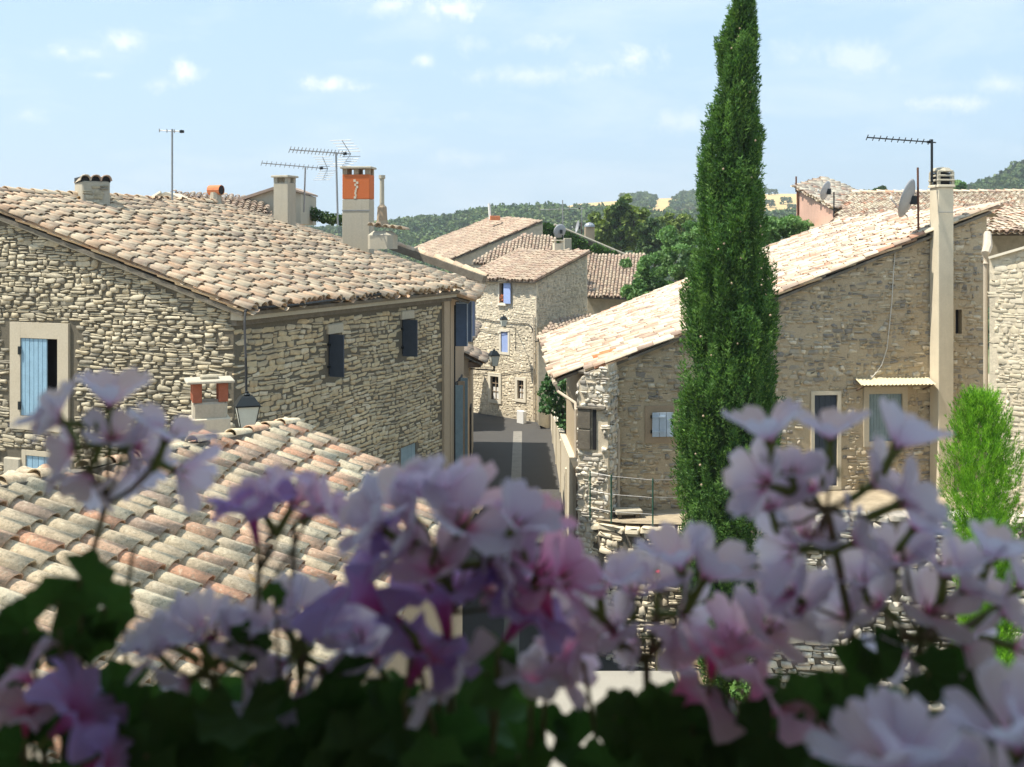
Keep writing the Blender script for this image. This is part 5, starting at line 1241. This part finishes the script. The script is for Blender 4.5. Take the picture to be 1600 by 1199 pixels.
# ------------------------------------------------------------------ street lamps
def lantern(T, c, w, h, m_glass='glass'):
    """four sided tapered lantern with dark roof; c = bottom centre"""
    c = Vector(c); b, t = w*.30, w*.47; zr = h*.58
    ring = lambda r, z: [c+Vector((sx*r, sy*r, z)) for sx, sy in ((-1, -1), (1, -1), (1, 1), (-1, 1))]
    A, B = ring(b, 0), ring(t, zr)
    rot = Matrix.Rotation(.35, 3, 'Z'); A = [c+rot @ (p-c) for p in A]; B = [c+rot @ (p-c) for p in B]
    for i in range(4):
        j = (i+1) % 4; MB().prism([A[i], A[j], B[j], B[i]], (c-(A[i]+B[j])/2).normalized()*.006).build('pane', M[m_glass], T)
    fr = MB()
    for i in range(4): fr.tube([A[i], B[i]], w*.022, 4); fr.tube([A[i], A[(i+1) % 4]], w*.02, 4)
    fr.build('frame', M['iron'], T)
    r1 = [c+rot @ (p-c) for p in ring(w*.52, zr)]; r2 = [c+rot @ (p-c) for p in ring(w*.52, zr+h*.04)]; r3 = [c+rot @ (p-c) for p in ring(w*.30, zr+h*.24)]; r4 = [c+rot @ (p-c) for p in ring(w*.24, zr+h*.28)]
    mb = MB().add(r1+r2+r3+r4, [(3, 2, 1, 0)]+[(k*4+i, k*4+(i+1) % 4, k*4+4+(i+1) % 4, k*4+4+i) for k in range(3) for i in range(4)]+[(12, 13, 14, 15)]); mb.build('hood', M['iron'], T)
    MB().lathe(c+AZ*(zr+h*.28), [(w*.12, 0), (w*.16, h*.04), (w*.07, h*.08), (w*.09, h*.11), (.0, h*.14)], 8).build('finial', M['iron'], T)
M['glass'] = flat_mat('frosted_glass', (.58, .60, .54), .08, 5, .3, bs=0)
c = P(386, 667, 18.9)
T = thing('street_lamp', 'dark lantern with white glass hanging on a black rod by the long stone house', 'street lamp', tuple(c), 'street lamps')
lantern(T, c, .40, .62)
p0 = P(385, 622, 18.9); MB().tube([p0, P(384, 560, 19.0), P(382, 505, 19.4), P(383, 488, 19.6)], .022, 6).build('rod', M['cable'], T)
MB().tube([P(383, 488, 19.6), P(386, 483, 19.9), P(470, 476, 21.2), P(560, 464, 23.6), P(690, 447, 27.9)], .03, 5).build('cable', M['cable'], T)
c = P(772, 572, 41); T = thing('street_lamp', 'black lantern standing on the end of a horizontal arm over the lane', 'street lamp', tuple(c), 'street lamps')
lantern(T, c, .34, .66); MB().tube([P(772, 572, 41), P(772, 578, 41)], .04, 6).build('foot', M['iron'], T); MB().tube([P(728, 576, 41), P(774, 579, 41)], .028, 6).build('arm', M['iron'], T)
c = P(787, 510, 58); T = thing('street_lamp', 'small lantern on a scrolled bracket fixed to the pale house front', 'street lamp', tuple(c), 'street lamps')
lantern(T, c, .34, .60); w_ = hit(806, 522, FA, FN); MB().tube([P(787, 511, 58), P(800, 512, 58.4), w_+AZ*.3, w_, w_-AZ*.9], .025, 6).build('bracket', M['iron'], T)

# ------------------------------------------------------------------ the photographer's own house; unseen side block and eave added to shade the flowers
OH = thing('viewpoint_house', 'house the picture is taken from, with unseen side block and eave added for shade', 'house', (0, -.6, -11))
MB().box((0, -.75, -3), (14, .3, 16)).build('wall', M['plaster_tan'], OH); MB().box((-3.6, .5, -2.6), (2.4, 2.4, 16.4)).build('shade_wing', M['plaster_tan'], OH)  # side block is added to keep the sun off the flowers
MB().box((0, .25, -1.15), (5, 1.7, .16)).build('balcony_slab', M['plaster'], OH)
MB().box((-.3, -.03, 2.0), (6, 1.84, .12)).build('eave', M['wood'], OH)  # added overhang, sized to hold sun and sky off the flowers
bx = thing('window_box', 'long planter box below the frame holding the flowers', 'planter', (0, .8, -1.07))
MB().rbox((0, .82, -.78), (1.7, .26, .34), None, .02).build('trough', M['tile_far'], bx); MB().box((0, .82, -.62), (1.6, .2, .03)).build('soil', M['soil'], bx)

# ------------------------------------------------------------------ flowers
def petal_mesh(L, Wd, curl, ruf, seed, notch=.12):
    r = random.Random(seed); nu, nv = 7, 6; V, tp, sd_ = [], [], []
    for i in range(nu+1):
        t = i/nu; wid = Wd*(.07+.93*math.sin(min(1, t*1.02)**.95*math.pi*.60)**1.7)
        if t > .8: wid *= math.sqrt(max(.02, 1-((t-.8)/.22)**2))
        for j in range(nv+1):
            s = j/nv*2-1; lift = curl*t*t*L+.10*L*s*s*t
            V.append((s*wid/2, t*L-notch*L*(1-abs(s))**2*t**6+.0, lift+ruf*L*t*math.sin(s*4+r.random()*2))); tp.append(t); sd_.append(s)
    T = []; n = nv+1
    for i in range(nu):
        for j in range(nv): a = i*n+j; T += [(a, a+1, a+n+1), (a, a+n+1, a+n)]
    return mesh_tris('petal', V, T, None, {'tp': tp, 'side': sd_}, True)
PET = {}
for key in ('pet_white', 'pet_pink', 'pet_purple', 'pet_mag'):
    PET[key] = []
    for k in range(4):
        me = petal_mesh(1, random.uniform(.62, .80), random.uniform(-.35, .10), .035, k); me.materials.append(M[key]); PET[key].append(me)
CAL = MB(); CAL.lathe((0, 0, -.62), [(.0, 0), (.07, .02), (.10, .2), (.085, .42), (.07, .66)], 8)
for k in range(5):
    a = k*2*math.pi/5; d = Vector((math.cos(a), math.sin(a), 0)); q = Vector((-d.y, d.x, 0))
    CAL.add([d*.07+q*.06-AZ*.05, d*.07-q*.06-AZ*.05, d*.20+AZ*.36, ], [(0, 1, 2)])
calme = bpy.data.meshes.new('flower'); calme.from_pydata(CAL.v, [], CAL.f); calme.materials.append(M['calyx'])
BUD = MB().lathe((0, 0, -.4), [(0, 0), (.12, .1), (.17, .4), (.11, .75), (0, .95)], 8); budme = bpy.data.meshes.new('bud'); budme.from_pydata(BUD.v, [], BUD.f); budme.materials.append(M['calyx'])
def frame_to(d, roll=0):
    d = Vector(d).normalized(); a = d.orthogonal().normalized(); a = Matrix.Rotation(roll, 3, d) @ a; b = d.cross(a)
    return Matrix(((a.x, b.x, d.x), (a.y, b.y, d.y), (a.z, b.z, d.z))).to_4x4()
def geranium(parent, px, py, ang, size, tilt=0.0, col='pet_white', Y=.8, hub=None, opn=None, n=5):
    """calyx at the pixel, petals fanning out along image angle ang (degrees from up, clockwise)"""
    base = P(px, py, Y); a = R(ang); d = Vector((math.sin(a), -tilt, math.cos(a))).normalized(); L = size/F*Y
    Mf = Matrix.Translation(base) @ frame_to(d, random.random()*6); sc = Matrix.Diagonal((L*.95, L*.95, L*1.0, 1))
    fl = link('flower', calme, parent, Mf @ sc)
    opn = opn if opn is not None else random.uniform(38, 58)
    ph = random.random()*6
    for k in range(n):
        o = R(opn+random.uniform(-8, 8)); rr = Matrix.Rotation(ph+k*2*math.pi/n+random.uniform(-.15, .15), 4, 'Z')
        # petal local y = out, z = lift; lean it forward along the flower axis
        Mp = Mf @ rr @ Matrix.Rotation(math.pi/2-o, 4, 'X') @ Matrix.Scale(L*random.uniform(.88, 1.08), 4)
        link('petal', random.choice(PET[col]), fl, Mp)
    if hub:
        h = P(hub[0], hub[1], hub[2]); s = base-d*L*.38; m = (s+h)/2+Vector((0, 0, -.004)); MB().tube([s, m, h], .0015, 5).build('pedicel', M['stem'], parent)
    return fl
def leafmesh(seed):
    r = random.Random(seed); V = [(0, 0, .0)]; N = 42
    for ring, q in ((1, .55), (2, 1.0)):
        for i in range(N):
            a = R(-158+316*i/(N-1)); lob = 1-.16*abs(math.sin(a*3.4))**1.2*(1 if ring == 2 else .2); jag = 1+(.03*math.sin(a*29) if ring == 2 else 0)
            rad = q*lob*jag; V.append((rad*math.sin(a), rad*math.cos(a)*.92, .10*q*math.sin(a*3.4)**2+.16*q*q+.03*r.uniform(-1, 1)*(ring == 2)))
    T = [(0, 1+i+1, 1+i) for i in range(N-1)]
    for i in range(N-1): a, b, c, d = 1+i, 2+i, 1+N+i, 2+N+i; T += [(a, b, d), (a, d, c)]
    me = mesh_tris('leaf', V, T, smooth=True); me.materials.append(M['leaf_ger']); return me
LEAF = [leafmesh(i) for i in range(4)]
def leaf(parent, px, py, size, Y=.8, nrm=None, root=None):
    c = P(px, py, Y); L = size/2/F*Y; nrm = nrm or Vector((random.uniform(-.5, .5), -random.uniform(.1, .9), random.uniform(.3, 1)))
    link('leaf', random.choice(LEAF), parent, Matrix.Translation(c) @ frame_to(nrm, random.random()*6.28) @ Matrix.Scale(L, 4))
    if root is not None:
        r_ = P(*root); MB().tube([c, (c+r_)/2+Vector((random.uniform(-.01, .01), 0, -.01)), r_], .0016, 5).build('petiole', M['stem'], parent)
def stalk(parent, pts, r=.0022):
    MB().tube([P(*p) for p in pts], r, 7).build('stem', M['stem'], parent)
def petunia(parent, px, py, ang, size, tilt=.2, col='pet_purple', Y=.78, tube_len=.9, root=None):
    """trumpet: funnel opening along ang with a five lobed ruffled rim"""
    base = P(px, py, Y); a = R(ang); d = Vector((math.sin(a), -tilt, math.cos(a))).normalized(); L = .78*size/F*Y
    V, tp, sd_ = [], [], []; N = 60; prof = [(.06, 0), (.09, .3), (.14, .55), (.26, .74), (.46, .86), (.68, .90), (.84, .86)]
    for (r, h) in prof:
        for j in range(N):
            t = 2*math.pi*j/N; w = max(0, (r-.25)/.6); rr = r*(1+w*.20*math.cos(5*t)); hh = h*tube_len+w*.15*math.sin(5*t+px)+w*.08*math.sin(11*t)+w*.04*math.sin(17*t+px)
            V.append((rr*math.cos(t), rr*math.sin(t), hh)); tp.append(min(1, r*1.15)); sd_.append(math.sin(5*t))
    T = []
    for i in range(len(prof)-1):
        for j in range(N): p, q = i*N+j, i*N+(j+1) % N; T += [(p, q, q+N), (p, q+N, p+N)]
    me = mesh_tris('flower', V, T, None, {'tp': tp, 'side': sd_}, True); me.materials.append(M[col])
    Mf = Matrix.Translation(base) @ frame_to(d, random.random()*6) @ Matrix.Scale(L, 4); fl = link('flower', me, parent, Mf)
    link('calyx', calme, fl, Matrix.Translation(base) @ frame_to(d) @ Matrix.Scale(L*.5, 4))
    if root: r_ = P(*root); MB().tube([base-d*L*.2, (base+r_)/2, r_], .002, 6).build('stem', M['stem'], parent)

def plant(name, label, x, group='flowers growing in the window box'):
    return thing(name, label, 'flower', (x, .82, -.61), group)
# A: lilac cluster top left
A = plant('geranium_plant', 'lilac geranium head high at far left before the blue shuttered window', P(165, 900, .8).x)
hub = (165, 790, .8)
for (x, y, an, s, ti) in ((92, 652, -32, 84, .1), (172, 640, 4, 78, 0), (258, 690, 22, 84, 0), (120, 700, -95, 76, .3), (140, 735, -160, 74, .3), (205, 720, 150, 74, .3), (272, 735, 110, 72, .2), (100, 660, -75, 60, .4), (210, 700, 80, 60, .4), (175, 690, 20, 58, .5)):
    geranium(A, x, y, an, s, ti, 'pet_white', .80+random.uniform(-.02, .02), hub)
for (x, y) in ((200, 700), (190, 720), (120, 720), (150, 670)): link('bud', budme, A, Matrix.Translation(P(x, y, .78)) @ Matrix.Scale(.011, 4))
stalk(A, [(165, 790, .8), (140, 880, .8), (110, 1000, .81), (90, 1300, .82)]); stalk(A, [(208, 860, .82), (195, 950, .82), (200, 1250, .82)], .0016)
# B
B = plant('petunia_plant', 'pink-lilac trumpet flowers over the tiles left of centre', P(420, 900, .8).x)
petunia(B, 402, 850, -8, 95, .15, 'pet_purple', .80, 1.1, (400, 1250, .82)); petunia(B, 470, 810, 45, 85, -.1, 'pet_pink', .82, .8, (440, 1250, .82))
geranium(B, 410, 800, -30, 80, .1, 'pet_pink', .80, (402, 900, .8)); geranium(B, 455, 795, 30, 85, .1, 'pet_pink', .81, (402, 900, .8)); geranium(B, 500, 800, 60, 60, .1, 'pet_pink', .81, (430, 900, .8))
# C: centre mass
C_ = plant('geranium_plant', 'big pale pink geranium head in the middle of the flowers', P(690, 900, .78).x)
hub = (700, 960, .79)
for (x, y, an, s, ti, co) in ((640, 800, -30, 105, .3, 'pet_white'), (700, 800, 5, 105, .2, 'pet_pink'), (650, 850, -60, 105, .4, 'pet_white'), (720, 830, 20, 110, .5, 'pet_white'), (600, 830, -55, 90, .2, 'pet_white'), (690, 780, -10, 85, .1, 'pet_pink'),
                              (760, 880, 80, 90, .3, 'pet_white'), (800, 830, 40, 85, .3, 'pet_white'), (830, 830, 15, 80, .2, 'pet_mag'), (790, 870, 100, 90, .4, 'pet_white'), (750, 920, 60, 95, .5, 'pet_white'), (840, 900, 30, 90, .3, 'pet_mag'), (870, 910, 60, 85, .3, 'pet_mag'), (690, 900, -20, 95, .6, 'pet_pink')):
    geranium(C_, x, y, an, s, ti, co, .78+random.uniform(-.03, .02), hub)
for (x, y) in ((722, 830), (680, 860), (675, 880), (745, 850), (820, 870), (640, 870)): link('bud', budme, C_, Matrix.Translation(P(x, y, .76)) @ frame_to((random.uniform(-.3, .3), -.2, 1)) @ Matrix.Scale(.013, 4))
stalk(C_, [(700, 960, .79), (705, 1080, .8), (700, 1300, .82)], .003)
D = plant('petunia_plant', 'deep purple trumpet flowers left of the big pink head', P(600, 950, .76).x)
petunia(D, 625, 975, -48, 165, .0, 'pet_purple', .76, .95, (640, 1250, .8)); petunia(D, 700, 1000, -8, 140, -.05, 'pet_purple', .77, .9, (660, 1250, .8)); petunia(D, 640, 1070, 25, 125, .05, 'pet_purple', .75, .8, (640, 1250, .8))
petunia(D, 660, 1015, 138, 125, .1, 'pet_white', .74, .7, (690, 1250, .8)); petunia(D, 790, 1000, 35, 125, .1, 'pet_purple', .77, .8, (760, 1250, .8)); petunia(D, 860, 970, -15, 125, .0, 'pet_mag', .78, .8, (840, 1250, .8))
# E: lower left
E = plant('geranium_plant', 'pale blue-white geranium fans above the dark leaves at lower left', P(320, 1000, .78).x)
hub = (330, 1060, .79)
for (x, y, an, s, ti) in ((310, 1000, -25, 90, .2), (330, 1000, 15, 88, .2), (270, 1010, -60, 80, .1), (245, 1020, -40, 70, .1), (360, 1010, 40, 70, .3), (300, 1060, -120, 75, .4), (380, 1050, 110, 75, .4), (340, 1090, 170, 65, .3)):
    geranium(E, x, y, an, s, ti, 'pet_white', .79, hub)
stalk(E, [(330, 1060, .79), (340, 1150, .8), (340, 1300, .82)])
E2 = plant('geranium_plant', 'blue-white geranium head below the deep purple trumpets', P(470, 1000, .78).x)
for (x, y, an, s, ti) in ((450, 985, -20, 88, .3), (480, 980, 20, 88, .2), (500, 990, 60, 80, .3), (450, 1030, -110, 75, .4), (500, 1040, 110, 80, .4), (470, 1070, 170, 75, .4), (590, 1040, -30, 80, .4), (560, 1010, -10, 80, .4)):
    geranium(E2, x, y, an, s, ti, 'pet_white', .80, (475, 1050, .8))
stalk(E2, [(475, 1050, .8), (440, 1150, .8), (430, 1300, .82)])
E3 = plant('petunia_plant', 'purple and red striped trumpets in the bottom left corner', P(120, 1100, .74).x)
petunia(E3, 80, 1150, 48, 135, .0, 'pet_purple', .74, .8, (80, 1300, .8)); petunia(E3, 60, 1080, -40, 85, .0, 'pet_pink', .76, .8, (80, 1300, .8)); petunia(E3, 40, 1150, 5, 90, .1, 'pet_pink', .75, .8, (40, 1300, .8)); petunia(E3, 130, 1200, 75, 95, .1, 'pet_purple', .72, .8, (80, 1300, .8))
# G: row of fans right of centre
G_ = plant('geranium_plant', 'row of upright lilac-white fans in front of the curved stone wall', P(1010, 1000, .8).x)
hub = (1010, 1035, .8)
for (x, y, an, s, ti) in ((937, 925, -5, 84, .1), (990, 935, 0, 80, .1), (1065, 895, -12, 88, .1), (1098, 910, 28, 92, .1), (1030, 925, 8, 60, .2), (915, 950, -60, 60, .2), (1000, 1000, -100, 60, .5), (1060, 960, 80, 80, .5), (960, 990, -20, 70, .6)):
    geranium(G_, x, y, an, s, ti, 'pet_white', .80, hub)
stalk(G_, [(1010, 1035, .8), (1012, 1120, .8), (1010, 1300, .82)], .003)
I_ = plant('petunia_plant', 'pink striped trumpets between the lilac fans and the tall right-hand heads', P(1150, 1050, .78).x)
petunia(I_, 1030, 1120, 48, 150, .0, 'pet_pink', .78, .8, (1020, 1300, .8)); petunia(I_, 1150, 1150, 40, 165, .0, 'pet_mag', .77, .8, (1100, 1300, .8)); petunia(I_, 1110, 1060, 5, 115, .1, 'pet_pink', .79, .7, (1100, 1300, .8)); petunia(I_, 830, 1090, 5, 95, .2, 'pet_white', .78, .7, (830, 1300, .8)); petunia(I_, 905, 1030, -40, 80, .5, 'pet_pink', .79, .7, (960, 1300, .8))
geranium(I_, 1150, 1010, 10, 90, .5, 'pet_pink', .8, (1170, 1100, .8)); geranium(I_, 1200, 990, 30, 85, .5, 'pet_white', .8, (1170, 1100, .8)); geranium(I_, 870, 1040, 90, 70, .5, 'pet_pink', .79, (900, 1060, .79))
# H: tall right head
Hh = plant('geranium_plant', 'tall pale lilac geranium head in front of the canopy window', P(1300, 900, .8).x)
hub = (1292, 795, .8)
for (x, y, an, s, ti) in ((1203, 695, -14, 86, 0), (1297, 690, 0, 78, 0), (1398, 705, 30, 92, 0), (1205, 760, -70, 84, .2), (1240, 745, -5, 62, .3), (1205, 800, -20, 72, .4), (1360, 760, 50, 80, .3), (1400, 790, 60, 92, .3), (1270, 770, -30, 66, .6), (1250, 860, -90, 84, .3), (1330, 850, 60, 78, .4), (1260, 840, 0, 66, .5)):
    geranium(Hh, x, y, an, s, ti, 'pet_white', .80+random.uniform(-.015, .015), hub)
stalk(Hh, [(1292, 795, .8), (1310, 880, .8), (1335, 1010, .8), (1330, 1300, .82)], .0032)
for (x, y) in ((1345, 765), (1370, 745), (1310, 740), (1285, 755)): link('bud', budme, Hh, Matrix.Translation(P(x, y, .78)) @ Matrix.Scale(.012, 4))
J = plant('geranium_plant', 'greyish lilac geranium head before the green conifer at right', P(1450, 950, .8).x)
hub = (1440, 1000, .8)
for (x, y, an, s, ti) in ((1425, 830, 35, 70, .1), (1350, 920, -20, 76, .3), (1400, 890, 0, 80, .4), (1475, 905, 5, 92, .1), (1545, 880, 20, 76, .1), (1500, 930, 40, 84, .3), (1380, 950, -50, 76, .4), (1450, 960, 10, 84, .6), (1500, 1000, 110, 80, .4), (1560, 960, 60, 80, .3), (1590, 920, 40, 80, .2), (1420, 1010, -120, 70, .5), (1470, 1040, 160, 70, .5), (1330, 960, -70, 66, .4), (1580, 1010, 100, 80, .4), (1250, 960, -10, 80, .4), (1240, 930, -50, 70, .4)):
    geranium(J, x, y, an, s, ti, 'pet_white', .81, hub)
stalk(J, [(1440, 1000, .8), (1420, 1100, .8), (1400, 1300, .82)], .003)
K = plant('geranium_plant', 'large blurred blue-white blossoms close to the camera at bottom right', P(1420, 1150, .55).x)
for (x, y, an, s, ti) in ((1400, 1220, -18, 150, .1), (1400, 1220, 22, 150, .1), (1590, 1180, -10, 150, .1), (1620, 1220, 30, 150, .1), (1560, 1260, -20, 110, .1), (1470, 1260, 5, 100, .1)):
    geranium(K, x, y, an, s, ti, 'pet_white', .58, (1430, 1320, .6), opn=40)
# leaves
LV = plant('geranium_foliage', 'dark geranium leaves at lower left among the purple trumpets', P(200, 1150, .8).x, 'leafy masses of the window box')
for (x, y, s) in ((125, 905, 120), (165, 950, 110), (90, 940, 100), (40, 985, 110), (20, 1010, 120), (110, 1010, 90), (140, 980, 110), (0, 1060, 130), (95, 1120, 120), (190, 1120, 130), (30, 1180, 150), (230, 1180, 140), (130, 1190, 140)):
    leaf(LV, x, y, s, .76+random.uniform(-.03, .04), Vector((random.uniform(-.3, .3), -1, random.uniform(-.2, .4))), (100, 1300, .82))
LM = plant('geranium_foliage', 'dark leafy mass along the bottom centre beneath the blossoms', P(700, 1150, .8).x, 'leafy masses of the window box')
LR = plant('geranium_foliage', 'dark leafy mass at bottom right around the blue-white blossoms', P(1300, 1150, .8).x, 'leafy masses of the window box')
for i in range(115):
    x = random.uniform(180, 1640); y = random.uniform(1110, 1270)
    if 780 < x < 990 and random.random() < .85: continue
    if 1230 < x < 1400 and random.random() < .5: continue
    leaf(LM if x < 950 else LR, x, y, random.uniform(100, 170), random.uniform(.74, .9), Vector((random.uniform(-.5, .5), -random.uniform(.3, 1), random.uniform(-.1, .9))), (x+random.uniform(-60, 60), 1330, .82) if i % 2 else None)
for (x, y, s) in ((980, 1130, 110), (1030, 1140, 110), (1080, 1130, 90), (1010, 1175, 100), (905, 1165, 120), (850, 1140, 90), (960, 1120, 90), (1320, 1050, 120), (1370, 1020, 100), (1300, 1110, 130), (1280, 1160, 130), (1450, 1050, 110), (1500, 1060, 120), (1540, 1100, 120), (1250, 1090, 110), (560, 1080, 130), (520, 1110, 140), (610, 1120, 140), (760, 1050, 120), (400, 1120, 130), (300, 1130, 130), (430, 930, 50), (390, 1000, 80), (1480, 1110, 150), (600, 1180, 150), (720, 1190, 150), (810, 1180, 130)):
    leaf(LM if x < 950 else LR, x, y, s, random.uniform(.76, .84), Vector((random.uniform(-.4, .4), -1, random.uniform(-.2, .6))), (x, 1330, .82))

# ------------------------------------------------------------------ thin summer haze round the whole place
hz = MB().box((0, 950, 25), (10400, 2200, 190)); hm = bpy.data.materials.new('haze'); hm.use_nodes = True; t_ = NT(hm.node_tree); t_.n.clear()
pv = t_.new('ShaderNodeVolumePrincipled'); pv.inputs['Density'].default_value = .00034; pv.inputs['Color'].default_value = (.86, .92, 1, 1); pv.inputs['Anisotropy'].default_value = .3
ho = t_.new('ShaderNodeOutputMaterial'); t_.l.new(pv.outputs[0], ho.inputs['Volume']); h_ = hz.build('haze', hm); h_['kind'] = 'stuff'; h_['label'] = 'pale blue haze over the distant hills'
